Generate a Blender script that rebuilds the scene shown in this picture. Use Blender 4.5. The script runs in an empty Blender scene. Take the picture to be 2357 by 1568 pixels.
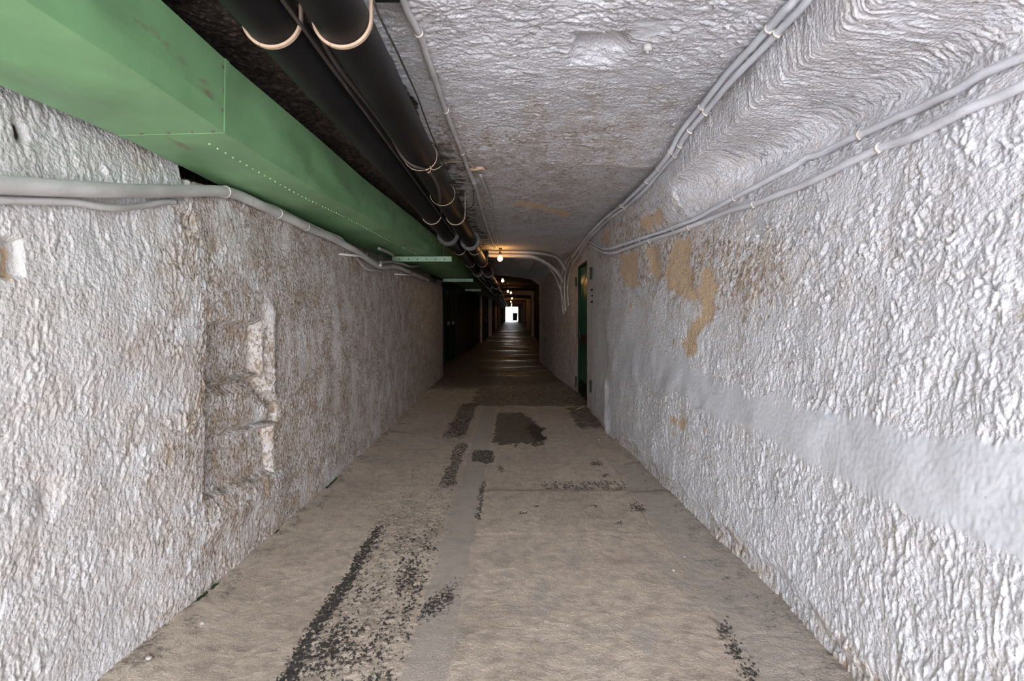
import bpy, bmesh, math, random
import numpy as np
from mathutils import Vector, Matrix

random.seed(7)
rng = np.random.default_rng(11)
sc = bpy.context.scene
COL = sc.collection
PI = math.pi
MOUTH = -3.0         # near tunnel mouth, behind the camera
EYE = 1.4            # camera height above the floor
F = 1178.5           # 18 mm lens on a 36 mm wide frame, in pixels of the 2357 px photo
CX, CY = 1178.5, 722.0
Z0 = EYE

# ------------------------------------------------------------------ helpers
def tag(o, label=None, cat=None, group=None, kind=None):
    if label: o['label'] = label
    if cat: o['category'] = cat
    if group: o['group'] = group
    if kind: o['kind'] = kind
    return o

def empty(name, loc=(0, 0, 0), rot=(0, 0, 0)):
    o = bpy.data.objects.new(name, None)
    o.empty_display_size = 0.1
    o.location = loc; o.rotation_euler = rot
    COL.objects.link(o)
    return o

def link_mesh(name, me, mat, parent=None, loc=None, rot=None):
    o = bpy.data.objects.new(name, me)
    COL.objects.link(o)
    if mat is not None:
        me.materials.clear(); me.materials.append(mat)
    if parent is not None: o.parent = parent
    if loc is not None: o.location = loc
    if rot is not None: o.rotation_euler = rot
    return o

def mesh_from(name, verts, faces, smooth=False):
    me = bpy.data.meshes.new(name)
    me.from_pydata([tuple(v) for v in verts], [], faces)
    me.update()
    if smooth:
        me.polygons.foreach_set('use_smooth', np.ones(len(me.polygons), dtype=bool))
    return me

class MB:
    """collects shapes into one mesh"""
    def __init__(s): s.v = []; s.f = []; s.sm = []
    def add(s, vs, fs, smooth=False):
        b = len(s.v)
        s.v += [tuple(v) for v in vs]
        s.f += [tuple(b + i for i in f) for f in fs]
        s.sm += [smooth] * len(fs)
    def box(s, c, d, rot=None, bev=0.0):
        bm = bmesh.new()
        bmesh.ops.create_cube(bm, size=1.0)
        for v in bm.verts: v.co = Vector((v.co.x * d[0], v.co.y * d[1], v.co.z * d[2]))
        if bev > 0:
            bmesh.ops.bevel(bm, geom=bm.edges[:], offset=bev, segments=2, profile=0.5, affect='EDGES')
        M = Matrix.Translation(Vector(c)) @ (rot.to_4x4() if rot is not None else Matrix.Identity(4))
        bm.transform(M)
        bm.verts.index_update()
        s.add([v.co[:] for v in bm.verts], [[v.index for v in f.verts] for f in bm.faces])
        bm.free()
    def tube(s, pts, r, n=10, cap=True, wob=0.0):
        pts = [Vector(p) for p in pts]
        m = len(pts)
        if not hasattr(r, '__len__'): r = [r] * m
        T = []
        for i in range(m):
            a = pts[max(0, i - 1)]; b = pts[min(m - 1, i + 1)]
            t = (b - a)
            T.append(t.normalized() if t.length > 1e-9 else Vector((0, 1, 0)))
        up = Vector((0, 0, 1)) if abs(T[0].z) < .9 else Vector((1, 0, 0))
        u = T[0].cross(up).normalized()
        vs = []
        for i in range(m):
            u = (u - T[i] * u.dot(T[i])).normalized()
            w = T[i].cross(u)
            for k in range(n):
                a = 2 * PI * k / n
                rr = r[i] * (1 + wob * random.uniform(-1, 1))
                vs.append(pts[i] + (u * math.cos(a) + w * math.sin(a)) * rr)
        fs = []
        for i in range(m - 1):
            for k in range(n):
                fs.append((i * n + k, i * n + (k + 1) % n, (i + 1) * n + (k + 1) % n, (i + 1) * n + k))
        if cap:
            fs.append(tuple(range(n - 1, -1, -1)))
            fs.append(tuple((m - 1) * n + k for k in range(n)))
        s.add(vs, fs, True)
    def sphere(s, c, r, seg=16, rings=10, sq=(1, 1, 1)):
        vs = [(c[0], c[1], c[2] + r * sq[2])]; fs = []
        for i in range(1, rings):
            th = PI * i / rings
            for k in range(seg):
                a = 2 * PI * k / seg
                vs.append((c[0] + r * sq[0] * math.sin(th) * math.cos(a), c[1] + r * sq[1] * math.sin(th) * math.sin(a), c[2] + r * sq[2] * math.cos(th)))
        vs.append((c[0], c[1], c[2] - r * sq[2]))
        for k in range(seg): fs.append((0, 1 + k, 1 + (k + 1) % seg))
        for i in range(rings - 2):
            for k in range(seg):
                a = 1 + i * seg + k; b = 1 + i * seg + (k + 1) % seg
                fs.append((a, a + seg, b + seg, b))
        L = len(vs) - 1; q = 1 + (rings - 2) * seg
        for k in range(seg): fs.append((q + k, L, q + (k + 1) % seg))
        s.add(vs, fs, True)
    def lathe(s, prof, c=(0, 0, 0), axis='Y', n=32, smooth=True):
        """prof: list of (radius, along axis) open profile"""
        vs = []
        for (r, t) in prof:
            for k in range(n):
                a = 2 * PI * k / n
                x, y = r * math.cos(a), r * math.sin(a)
                p = {'Y': (x, t, y), 'Z': (x, y, t), 'X': (t, x, y)}[axis]
                vs.append((p[0] + c[0], p[1] + c[1], p[2] + c[2]))
        fs = []
        for i in range(len(prof) - 1):
            for k in range(n):
                fs.append((i * n + k, (i + 1) * n + k, (i + 1) * n + (k + 1) % n, i * n + (k + 1) % n))
        s.add(vs, fs, smooth)
    def mesh(s, name):
        me = bpy.data.meshes.new(name)
        me.from_pydata(s.v, [], s.f)
        me.update()
        me.polygons.foreach_set('use_smooth', np.array(s.sm, dtype=bool))
        bm = bmesh.new(); bm.from_mesh(me)
        bmesh.ops.recalc_face_normals(bm, faces=bm.faces[:])
        bm.to_mesh(me); bm.free()
        return me
    def build(s, name, mat, parent=None, loc=None, rot=None):
        return link_mesh(name, s.mesh(name), mat, parent, loc, rot)

def spline(pts, sub=6):
    P = [Vector(p) for p in pts]
    if len(P) < 3:
        return [P[0].lerp(P[-1], i / sub) for i in range(sub + 1)]
    out = []
    for i in range(len(P) - 1):
        p0 = P[i - 1] if i > 0 else P[i] * 2 - P[i + 1]
        p1, p2 = P[i], P[i + 1]
        p3 = P[i + 2] if i + 2 < len(P) else P[i + 1] * 2 - P[i]
        for k in range(sub):
            t = k / sub
            out.append(0.5 * ((2 * p1) + (p2 - p0) * t + (2 * p0 - 5 * p1 + 4 * p2 - p3) * t * t + (3 * p1 - p0 - 3 * p2 + p3) * t ** 3))
    out.append(P[-1])
    return out

# ------------------------------------------------------------------ noise
def _hash(ix, iy, seed):
    h = (ix.astype(np.int64) * 374761393 + iy.astype(np.int64) * 668265263 + seed * 1442695041) & 0xFFFFFFFF
    h = ((h ^ (h >> 13)) * 1274126177) & 0xFFFFFFFF
    return (h ^ (h >> 16)) & 0xFFFFFFFF

def gn(x, y, seed=0):
    x0 = np.floor(x); y0 = np.floor(y)
    fx = x - x0; fy = y - y0
    ix = x0.astype(np.int64); iy = y0.astype(np.int64)
    ux = fx * fx * fx * (fx * (fx * 6 - 15) + 10); uy = fy * fy * fy * (fy * (fy * 6 - 15) + 10)
    def g(a, b, dx, dy):
        an = _hash(a, b, seed) * (2 * PI / 4294967296.0)
        return np.cos(an) * dx + np.sin(an) * dy
    n00 = g(ix, iy, fx, fy); n10 = g(ix + 1, iy, fx - 1, fy)
    n01 = g(ix, iy + 1, fx, fy - 1); n11 = g(ix + 1, iy + 1, fx - 1, fy - 1)
    a = n00 + (n10 - n00) * ux; b = n01 + (n11 - n01) * ux
    return (a + (b - a) * uy) * 1.5

def fbm(x, y, seed=0, oct=4):
    s = 0; a = 1.0; t = 0
    for i in range(oct):
        s = s + a * gn(x * 2 ** i, y * 2 ** i, seed + i * 17); t += a; a *= .5
    return s / t

def sstep(a, b, x):
    t = np.clip((x - a) / (b - a), 0, 1)
    return t * t * (3 - 2 * t)

def blur(a, n=2):
    for _ in range(n):
        b = a.copy()
        b[1:-1] = (a[:-2] + 2 * a[1:-1] + a[2:]) / 4
        a = b.copy()
        a[:, 1:-1] = (b[:, :-2] + 2 * b[:, 1:-1] + b[:, 2:]) / 4
    return a

def inpoly(px, py, poly):
    ins = np.zeros(px.shape, dtype=bool)
    n = len(poly)
    for i in range(n):
        x1, y1 = poly[i]; x2, y2 = poly[(i + 1) % n]
        if y1 == y2: continue
        c = ((y1 > py) != (y2 > py)) & (px < (x2 - x1) * (py - y1) / (y2 - y1) + x1)
        ins ^= c
    return ins.astype(float)

# ------------------------------------------------------------------ materials
def new_mat(name):
    m = bpy.data.materials.new(name); m.use_nodes = True
    nt = m.node_tree
    for n in list(nt.nodes): nt.nodes.remove(n)
    out = nt.nodes.new('ShaderNodeOutputMaterial')
    b = nt.nodes.new('ShaderNodeBsdfPrincipled')
    nt.links.new(b.outputs[0], out.inputs[0])
    return m, nt, b

class NG:
    def __init__(s, nt):
        s.nt = nt
        tc = nt.nodes.new('ShaderNodeTexCoord'); s.obj = tc.outputs['Object']
    def noise(s, scale, detail=3, rough=.55, stretch=None, dist=0.0):
        n = s.nt.nodes.new('ShaderNodeTexNoise')
        n.inputs['Scale'].default_value = scale; n.inputs['Detail'].default_value = detail
        n.inputs['Roughness'].default_value = rough; n.inputs['Distortion'].default_value = dist
        if stretch:
            mp = s.nt.nodes.new('ShaderNodeMapping'); mp.inputs['Scale'].default_value = stretch
            s.nt.links.new(s.obj, mp.inputs[0]); s.nt.links.new(mp.outputs[0], n.inputs['Vector'])
        else:
            s.nt.links.new(s.obj, n.inputs['Vector'])
        return n.outputs[0]
    def attr(s, name):
        n = s.nt.nodes.new('ShaderNodeAttribute'); n.attribute_name = name
        return n.outputs['Fac']
    def math(s, op, a, b=None, c=None, clamp=False):
        n = s.nt.nodes.new('ShaderNodeMath'); n.operation = op; n.use_clamp = clamp
        for i, q in enumerate((a, b, c)):
            if q is None: continue
            if isinstance(q, (int, float)): n.inputs[i].default_value = q
            else: s.nt.links.new(q, n.inputs[i])
        return n.outputs[0]
    def step(s, lo, hi, x):
        n = s.nt.nodes.new('ShaderNodeMapRange'); n.interpolation_type = 'SMOOTHSTEP'
        n.inputs['From Min'].default_value = lo; n.inputs['From Max'].default_value = hi
        s.nt.links.new(x, n.inputs['Value'])
        return n.outputs[0]
    def mix(s, fac, a, b):
        n = s.nt.nodes.new('ShaderNodeMix'); n.data_type = 'RGBA'
        for k, q in ((0, fac), (6, a), (7, b)):
            if isinstance(q, (int, float)): n.inputs[k].default_value = q
            elif isinstance(q, tuple): n.inputs[k].default_value = (*q, 1)
            else: s.nt.links.new(q, n.inputs[k])
        return n.outputs[2]
    def bump(s, h, strength, dist, b):
        n = s.nt.nodes.new('ShaderNodeBump')
        n.inputs['Strength'].default_value = strength; n.inputs['Distance'].default_value = dist
        s.nt.links.new(h, n.inputs['Height'])
        s.nt.links.new(n.outputs[0], b.inputs['Normal'])

def plaster(name, base, base2, speck, tint, rough=.7, fs=30, stretch=None):
    m, nt, b = new_mat(name); g = NG(nt)
    n1 = g.noise(2.2, 2); nf = g.noise(fs, 5, .68, (1, 1, .62)); nm = g.noise(9, 3, .6); nh = g.noise(110, 2, .6)
    c = g.mix(g.step(.35, .65, n1), base, base2)
    c = g.mix(g.math('MULTIPLY', g.attr('sm'), .8), c, (.66, .67, .705))
    dirt_gloom = g.attr('dirt_gloom')
    c = g.mix(g.math('MULTIPLY', dirt_gloom, g.step(.3, .72, nm), clamp=True), c, tint)
    sp = g.step(.60, .70, g.math('ADD', nf, g.math('MULTIPLY', g.math('SUBTRACT', dirt_gloom, .5), .24)))
    c = g.mix(g.math('MULTIPLY', sp, g.math('MULTIPLY', g.step(.0, .5, dirt_gloom), .82)), c, speck)
    t = g.math('ADD', g.attr('tan'), g.math('MULTIPLY', g.math('SUBTRACT', g.noise(24, 4, .75), .5), 2.6))
    c = g.mix(g.step(.40, .60, t), c, g.mix(g.step(.35, .7, nf), (.74, .545, .36), (.58, .44, .315)))
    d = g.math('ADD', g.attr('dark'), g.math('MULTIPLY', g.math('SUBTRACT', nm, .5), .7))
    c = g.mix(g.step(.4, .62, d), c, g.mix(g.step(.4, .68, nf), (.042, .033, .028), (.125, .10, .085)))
    ms = g.math('ADD', g.attr('moss'), g.math('MULTIPLY', g.math('SUBTRACT', nf, .5), .8))
    c = g.mix(g.step(.45, .6, ms), c, (.03, .06, .015))
    nt.links.new(c, b.inputs['Base Color'])
    b.inputs['Roughness'].default_value = .92
    b.inputs['Specular IOR Level'].default_value = .08
    vo = nt.nodes.new('ShaderNodeTexVoronoi'); vo.inputs['Scale'].default_value = 70
    nt.links.new(g.obj, vo.inputs['Vector'])
    h = g.math('ADD', g.math('MULTIPLY', nh, .8), g.noise(60, 4, .62, stretch))
    h = g.math('SUBTRACT', h, g.math('MULTIPLY', vo.outputs[0], .7))
    h = g.math('MULTIPLY', h, g.math('SUBTRACT', 1.0, g.math('MULTIPLY', g.attr('sm'), .93)))
    g.bump(h, .6, .010, b)
    return m

M = {}
M['plaster_left'] = plaster('whitewashed rock, dirty', (.70, .69, .68), (.63, .61, .59), (.25, .175, .11), (.455, .375, .30), fs=62, stretch=(1, 1, .45))
M['plaster_right'] = plaster('whitewashed rock, clean', (.775, .775, .81), (.72, .72, .755), (.34, .23, .15), (.62, .54, .47))
M['plaster_ceiling'] = plaster('whitewashed ceiling', (.66, .655, .68), (.60, .595, .62), (.30, .24, .19), (.435, .375, .32))

def floor_mat():
    m, nt, b = new_mat('worn concrete floor'); g = NG(nt)
    n1 = g.noise(1.6, 5); nm = g.noise(11, 5, .65); nf = g.noise(46, 4, .62, (1, .8, 1)); nh = g.noise(170, 3, .6)
    c = g.mix(g.step(.3, .7, n1), (.66, .545, .43), (.55, .45, .355))
    c = g.mix(g.math('MULTIPLY', g.step(.42, .7, nm), .55), c, (.29, .24, .195))
    gr = g.math('ADD', g.attr('gray'), g.math('MULTIPLY', g.math('SUBTRACT', nm, .5), .5))
    c = g.mix(g.math('MULTIPLY', g.step(.38, .66, gr), .62), c, (.44, .385, .335))
    we = g.math('ADD', g.math('ADD', g.attr('wet_dark'), g.math('MULTIPLY', g.math('SUBTRACT', nm, .5), .9)), g.math('MULTIPLY', g.math('SUBTRACT', g.noise(55, 4, .75), .5), 1.1))
    wf = g.step(.38, .68, we)
    c = g.mix(g.math('MULTIPLY', wf, .82), c, g.mix(g.step(.4, .65, nf), (.035, .030, .026), (.105, .09, .075)))
    a = g.math('ADD', g.attr('asph'), g.math('MULTIPLY', g.math('SUBTRACT', g.noise(62, 4, .72, (1, .75, 1)), .5), 2.6))
    af = g.step(.52, .66, a)
    c = g.mix(g.math('MULTIPLY', af, .95), c, g.mix(g.step(.45, .7, nh), (.022, .021, .022), (.12, .105, .095)))
    sp = g.step(.735, .76, g.noise(75, 2, .5))
    c = g.mix(g.math('MULTIPLY', sp, g.attr('litter')), c, (.75, .72, .66))
    ms = g.math('ADD', g.attr('moss'), g.math('MULTIPLY', g.math('SUBTRACT', nf, .5), .8))
    c = g.mix(g.step(.45, .6, ms), c, (.03, .06, .015))
    nt.links.new(c, b.inputs['Base Color'])
    r = g.math('SUBTRACT', g.math('ADD', .66, g.math('MULTIPLY', g.math('SUBTRACT', nm, .5), .3)), g.math('MULTIPLY', g.math('MULTIPLY', g.attr('gloss'), g.step(.42, .6, g.noise(.8, 3, .6, (.5, 1, 1)))), .34))
    r = g.math('SUBTRACT', r, g.math('MULTIPLY', wf, .12), clamp=True)
    nt.links.new(r, b.inputs['Roughness'])
    b.inputs['Specular IOR Level'].default_value = .35
    g.bump(g.math('ADD', g.math('MULTIPLY', nh, .9), g.noise(70, 4, .74)), .8, .010, b)
    return m
M['floor'] = floor_mat()

def paint(name, base, rough=.45, spots=None, amount=.66, bump=.1, var=.12, scale=14, metal=0.0, stretch=None, spec=.5, spotstretch=None):
    m, nt, b = new_mat(name); g = NG(nt)
    n1 = g.noise(3, 5, stretch=stretch)
    dk = tuple(x * (1 - var * 2) for x in base); lt = tuple(min(1, x * (1 + var)) for x in base)
    c = g.mix(g.step(.3, .7, n1), dk, lt)
    if spots:
        c = g.mix(g.math('MULTIPLY', g.step(amount, amount + .08, g.noise(scale, 5, .65, spotstretch)), .85), c, spots)
    nt.links.new(c, b.inputs['Base Color'])
    b.inputs['Roughness'].default_value = rough
    b.inputs['Metallic'].default_value = metal
    b.inputs['Specular IOR Level'].default_value = spec
    if bump: g.bump(g.noise(90, 3), bump, .003, b)
    return m

M['green'] = paint('green duct paint', (.235, .45, .215), .42, (.24, .20, .12), .645, .05, .10, 7, spotstretch=(1, .3, 1))
M['green_bar'] = paint('pale green bar paint', (.30, .46, .30), .5, (.16, .08, .04), .64, .1, .1, 25)
M['rivet'] = paint('rivet paint', (.30, .52, .24), .4, (.16, .07, .03), .66, 0, .1, 30)
M['black_pipe'] = paint('black bitumen pipe', (.0075, .0075, .008), .5, (.022, .02, .019), .66, .12, .2, 9, spec=.26)
M['flange'] = paint('dark grey cast flange', (.06, .06, .058), .55, (.10, .06, .04), .62, .3, .2, 30)
M['bolt'] = paint('rusty bolt', (.15, .115, .09), .6, (.22, .11, .05), .55, .3, .2, 60)
M['strap'] = paint('rusty cream strap', (.50, .36, .25), .65, (.20, .08, .04), .60, .2, .15, 40)
M['strap_dark'] = paint('dull rusty strap', (.22, .16, .12), .65, (.10, .05, .03), .56, .2, .15, 40)
M['conduit'] = paint('whitewashed conduit', (.47, .455, .44), .6, (.26, .21, .165), .62, .35, .12, 22)
M['conduit_left'] = paint('whitewashed lagged conduit', (.58, .565, .545), .7, (.33, .275, .22), .62, .5, .12, 16)
M['cable_grey'] = paint('grey cable', (.70, .715, .76), .45, (.42, .40, .40), .66, .05, .06, 20)
M['cable_white'] = paint('painted wall cable', (.76, .76, .79), .6, (.50, .38, .32), .68, .4, .08, 26)
M['cable_dim'] = paint('dusty grey cable', (.52, .485, .455), .6, (.22, .18, .15), .62, .2, .12, 22)
M['cable_black'] = paint('thin dark cable', (.035, .032, .03), .5, None, .6, .1)
M['cable_dusty'] = paint('dusty thin dark cable', (.06, .05, .042), .6, (.15, .12, .09), .6, .1)
M['clip'] = paint('white cable clip', (.72, .66, .60), .55, (.40, .26, .18), .66, .1, .08, 60)
M['wire'] = paint('tan tie wire', (.42, .31, .21), .5, None, .6, 0)
M['door_green'] = paint('gloss bottle green paint', (.008, .15, .085), .22, (.006, .10, .055), .66, .02, .15, 6)
M['door_dark'] = paint('dark green door paint', (.008, .026, .015), .65, None, .6, .03, spec=.15)
M['door_brown'] = paint('dark brown wood', (.035, .018, .010), .4, None, .6, .1)
M['door_panel'] = paint('brown varnished panel', (.07, .035, .014), .3, None, .6, .05)
M['door_metal'] = paint('pale metal door', (.16, .16, .165), .22, None, .6, .02)
M['plate'] = paint('pale sign plate', (.72, .72, .78), .4, None, .6, 0)
M['bracket_green'] = paint('dark green bracket', (.012, .03, .014), .7, None, .6, .1)
M['black_iron'] = paint('black iron', (.015, .014, .014), .5, (.06, .035, .025), .62, .2)
M['slot'] = paint('dark slot', (.012, .011, .01), .8, None, .6, 0)
M['bin'] = paint('dark bin plastic', (.012, .013, .014), .5, None, .6, .02)
M['bin_lid'] = paint('green bin lid', (.01, .12, .06), .5, None, .6, .02)
M['stone'] = paint('pale pebble', (.50, .46, .40), .8, None, .6, .3)
M['outdoor'] = paint('pale outdoor paving', (.52, .52, .53), .8, None, .6, .2)
M['porcelain'] = paint('brown lamp holder', (.11, .06, .03), .4, None, .6, .05)
M['straw'] = paint('pale straw', (.60, .52, .40), .7, None, .6, 0)

mb, nt, b = new_mat('glowing bulb')
b.inputs['Base Color'].default_value = (1, .8, .5, 1)
b.inputs['Emission Color'].default_value = (1.0, .50, .14, 1)
b.inputs['Emission Strength'].default_value = 4.2
M['bulb'] = mb

# ------------------------------------------------------------------ tunnel shell
def columns(keys):
    a = list(np.linspace(MOUTH, 1.2, 44))
    b = list(np.exp(np.linspace(math.log(1.2), math.log(15.0), 900)))[1:]
    c = list(np.exp(np.linspace(math.log(15.0), math.log(95.0), 150)))[1:]
    y = np.array(sorted(set(a + b + c + list(keys))))
    # drop regular columns that crowd a key
    keep = [True] * len(y); ks = set(keys)
    for i in range(1, len(y) - 1):
        if y[i] in ks: continue
        for j in (i - 1, i + 1):
            if y[j] in ks and abs(y[j] - y[i]) < 1e-3: keep[i] = False
    return y[np.array(keep)]

RINGS = (25.0, 31.5, 45.0, 55.0, 80.0)
RCOL = tuple(r + d for r in RINGS for d in (-.12, -.03, .08, .17))
def far_gloom(Y):
    """deep-tunnel gloom painted into the rock colour; frame faces stay pale as if lamp-lit"""
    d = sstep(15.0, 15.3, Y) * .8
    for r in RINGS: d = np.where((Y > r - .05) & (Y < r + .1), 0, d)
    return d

def ring_glow(Y):  # mask for lamp glow on the frame fronts, painted as tan
    d = np.zeros_like(Y)
    for r in RINGS: d = np.where((Y > r - .05) & (Y < r + .1), 1.0, d)
    return d

def proj(P):
    Y = np.maximum(P[..., 1], .05)
    return CX + F * P[..., 0] / Y, CY - F * (P[..., 2] - EYE) / Y

def loft(name, keys, M_rows, mat, mod=None, disp=None, attrs=None, extra=(), soften=0):
    KY = np.array([k[0] for k in keys])
    K = np.array([k[1] for k in keys])            # nkeys, npts, 2
    Y = columns(list(KY) + list(extra))
    npts = K.shape[1]
    prof = np.empty((len(Y), npts, 2))
    for j in range(npts):
        for c in range(2):
            prof[:, j, c] = np.interp(Y, KY, K[:, j, c])
    seg = np.sqrt(((prof[:, 1:] - prof[:, :-1]) ** 2).sum(-1))
    cum = np.concatenate([np.zeros((len(Y), 1)), np.cumsum(seg, 1)], 1)
    t = np.linspace(0, 1, M_rows)
    P = np.empty((len(Y), M_rows, 3))
    for i in range(len(Y)):
        s = t * cum[i, -1]
        P[i, :, 0] = np.interp(s, cum[i], prof[i, :, 0])
        P[i, :, 2] = np.interp(s, cum[i], prof[i, :, 1]) + Z0
        P[i, :, 1] = Y[i]
    if soften:
        for _ in range(soften):
            Q = P.copy(); P[:, 1:-1] = (Q[:, :-2] + 2 * Q[:, 1:-1] + Q[:, 2:]) / 4
    S = np.broadcast_to(t * cum[:, -1:].mean(), (len(Y), M_rows)).copy()
    YY = P[..., 1].copy()
    if mod: P = mod(P, YY, S)
    px, py = proj(P)
    A = attrs(P, YY, S, px, py) if attrs else {}
    if disp:
        h = disp(P, YY, S, px, py, A)
        du = np.gradient(P, axis=0); dv = np.gradient(P, axis=1)
        N = np.cross(du, dv); N /= np.linalg.norm(N, axis=-1, keepdims=True) + 1e-12
        c = np.zeros_like(P); c[..., 1] = P[..., 1]; c[..., 2] = EYE
        sg = np.sign(((c - P) * N).sum(-1, keepdims=True)); sg[sg == 0] = 1
        N = N * sg
        N = np.stack([blur(N[..., k], 2) for k in range(3)], -1)
        P = P + N * h[..., None]
    nU, nV = P.shape[:2]
    idx = np.arange(nU * nV).reshape(nU, nV)
    q = np.stack([idx[:-1, :-1], idx[1:, :-1], idx[1:, 1:], idx[:-1, 1:]], -1).reshape(-1, 4)
    # face the tunnel axis
    a, b2, c2 = P[nU // 2, nV // 2], P[nU // 2 + 1, nV // 2], P[nU // 2, nV // 2 + 1]
    n = np.cross(b2 - a, c2 - a)
    if np.dot(n, np.array([0, a[1], EYE]) - a) < 0: q = q[:, ::-1]
    me = bpy.data.meshes.new(name)
    me.vertices.add(nU * nV); me.vertices.foreach_set('co', P.reshape(-1).astype(np.float32))
    me.loops.add(q.size); me.loops.foreach_set('vertex_index', q.reshape(-1).astype(np.int32))
    me.polygons.add(len(q))
    me.polygons.foreach_set('loop_start', np.arange(0, q.size, 4, dtype=np.int32))
    me.update(calc_edges=True)
    me.polygons.foreach_set('use_smooth', np.ones(len(q), dtype=bool))
    for k in ('tan', 'dirt_gloom', 'dark', 'moss', 'gray', 'wet_dark', 'asph', 'gloss', 'litter', 'sm'):
        if k in A:
            at = me.attributes.new(k, 'FLOAT', 'POINT')
            at.data.foreach_set('value', A[k].reshape(-1).astype(np.float32))
    me.validate()
    return link_mesh(name, me, mat)

def worley(x, y, seed):
    x0 = np.floor(x); y0 = np.floor(y)
    best = np.full(x.shape, 9.0)
    for i in (-1, 0, 1):
        for j in (-1, 0, 1):
            ix = (x0 + i).astype(np.int64); iy = (y0 + j).astype(np.int64)
            h = _hash(ix, iy, seed); h2 = _hash(ix, iy, seed + 91)
            dx = x0 + i + h / 4294967296.0 - x; dy = y0 + j + h2 / 4294967296.0 - y
            best = np.minimum(best, dx * dx + dy * dy)
    return best

def lumps(Y, S, fy, fs, seed, warp=.35):
    """splattered roughcast: rounded blobs of uneven height with sharp creases between"""
    wy = gn(Y * fy * .4, S * fs * .4, seed + 5) * .9 + gn(Y * fy * 1.3, S * fs * 1.3, seed + 15) * .25
    ws = gn(Y * fy * .4 + 31, S * fs * .4 + 7, seed + 6) * .9 + gn(Y * fy * 1.3 + 4, S * fs * 1.3, seed + 16) * .25
    w = 1 - np.clip(worley(Y * fy * .8 + wy, S * fs * .8 + ws, seed), 0, 1.1)
    b = np.abs(gn(Y * fy * .9 + wy, S * fs * .9 + ws, seed + 1)) * 1.5
    c = gn(Y * fy * 1.9 + wy, S * fs * 1.9 + ws, seed + 2)
    q = .75 + .8 * gn(Y * fy * .22, S * fs * .22, seed + 3)
    return ((w - .7) * .75 + (b - .35) * .5 + c * .28) * np.clip(q, .25, 1.5)

# ---- right wall
def rk(y, f, a, b, c, led, line, top, zt=1.3, zl=.95, zi=1.0):
    w = led - c
    return (y, [(f, -1.47), (a, -.6), (b, .2), (c, .68), (c + .62 * w, zl - .13), (led - .03, zl - .045), (led - .13 * min(1, (led - line) / .3), zl + .015), (line + .3 * (led - line), zl + .033), (line, zi), (top, zt)])
def ru(y, x, zt=1.5):
    return (y, [(x, -1.47), (x, -.6), (x, .2), (x, .68), (x, .82), (x, .9), (x, .96), (x, .98), (x, 1.0), (x, zt)])
RK = [rk(MOUTH, 1.25, 1.32, 1.44, 1.54, 1.63, 1.16, 1.14), rk(1.3, 1.24, 1.31, 1.44, 1.54, 1.66, 1.16, 1.14),
      rk(2.0, 1.25, 1.31, 1.43, 1.51, 1.66, 1.16, 1.145), rk(2.5, 1.265, 1.30, 1.40, 1.475, 1.64, 1.16, 1.15),
      rk(3.1, 1.225, 1.27, 1.36, 1.44, 1.48, 1.16, 1.15, 1.3, .95, .985), rk(3.8, 1.195, 1.22, 1.28, 1.355, 1.22, 1.15, 1.13, 1.3, .90, .95),
      rk(4.5, 1.17, 1.185, 1.22, 1.25, 1.17, 1.14, 1.12, 1.3, .9, .95), ru(5.7, 1.12, 1.3), ru(7.749, 1.135, 1.3), ru(9.2, 1.17, 1.3),
      ru(11.6, .97, 1.3), ru(14.5, .854, 1.3), ru(15.0, .80, 1.3), ru(15.05, 1.38), ru(31.5, 1.36), ru(31.55, 1.18), ru(33, 1.18), ru(33.05, 1.62),
      ru(45, 1.62), ru(45.05, 1.24), ru(47, 1.24), ru(47.05, 1.4), ru(55, 1.4), ru(55.05, 1.22), ru(57, 1.22), ru(57.05, 1.38),
      ru(80, 1.38), ru(80.05, .98), ru(82, .98), ru(82.1, 1.07), ru(95, 1.07)]
TAN = [[(1430, 590), (1465, 580), (1470, 655), (1452, 668), (1432, 640)], [(1485, 572), (1512, 572), (1522, 645), (1512, 650), (1492, 600)],
       [(1550, 558), (1588, 548), (1590, 640), (1606, 690), (1590, 692), (1540, 665), (1533, 610)],
       [(1610, 650), (1638, 618), (1652, 660), (1634, 735), (1602, 770), (1606, 822), (1572, 815), (1568, 775), (1592, 752), (1612, 720)],
       [(1510, 490), (1525, 478), (1531, 505), (1515, 514)], [(1480, 500), (1500, 495), (1496, 522), (1478, 525)], [(1386, 532), (1402, 528), (1400, 562), (1388, 560)],
       [(1545, 965), (1556, 960), (1550, 1000), (1541, 995)], [(1562, 962), (1582, 965), (1576, 990), (1560, 988)], [(1612, 985), (1618, 980), (1620, 1005), (1614, 1005)],
       [(1444, 690), (1451, 690), (1454, 720), (1448, 720)], [(1603, 530), (1612, 525), (1614, 545), (1604, 545)]]
BAND = [(1430, 790), (1560, 822), (1640, 872), (1740, 912), (1990, 965), (2130, 1005), (2357, 1020), (2600, 1040), (2600, 1420), (2357, 1290), (2150, 1205),
        (2000, 1140), (1850, 1060), (1740, 990), (1640, 960), (1560, 905), (1430, 850)]
def r_mod(P, Y, S):
    zr = P[..., 2] - Z0
    rec = ((Y > 7.75) & (Y < 9.0) & (zr < .83)).astype(float)
    P[..., 0] += rec * .10
    # knocked-off base along the floor
    n = fbm(Y * 2.2, S * 0 + 3, 40, 3)
    P[..., 0] += .035 * sstep(-1.22 + n * .12, -1.30 + n * .12, zr) * sstep(1.5, 2.0, Y) * (1 - sstep(5.0, 6, Y))
    # upright rounded ridge left of the rough patch
    P[..., 0] -= .03 * np.exp(-((Y - 6.05) / .12) ** 2) * sstep(-.75, -.85, zr)
    return P
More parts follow.
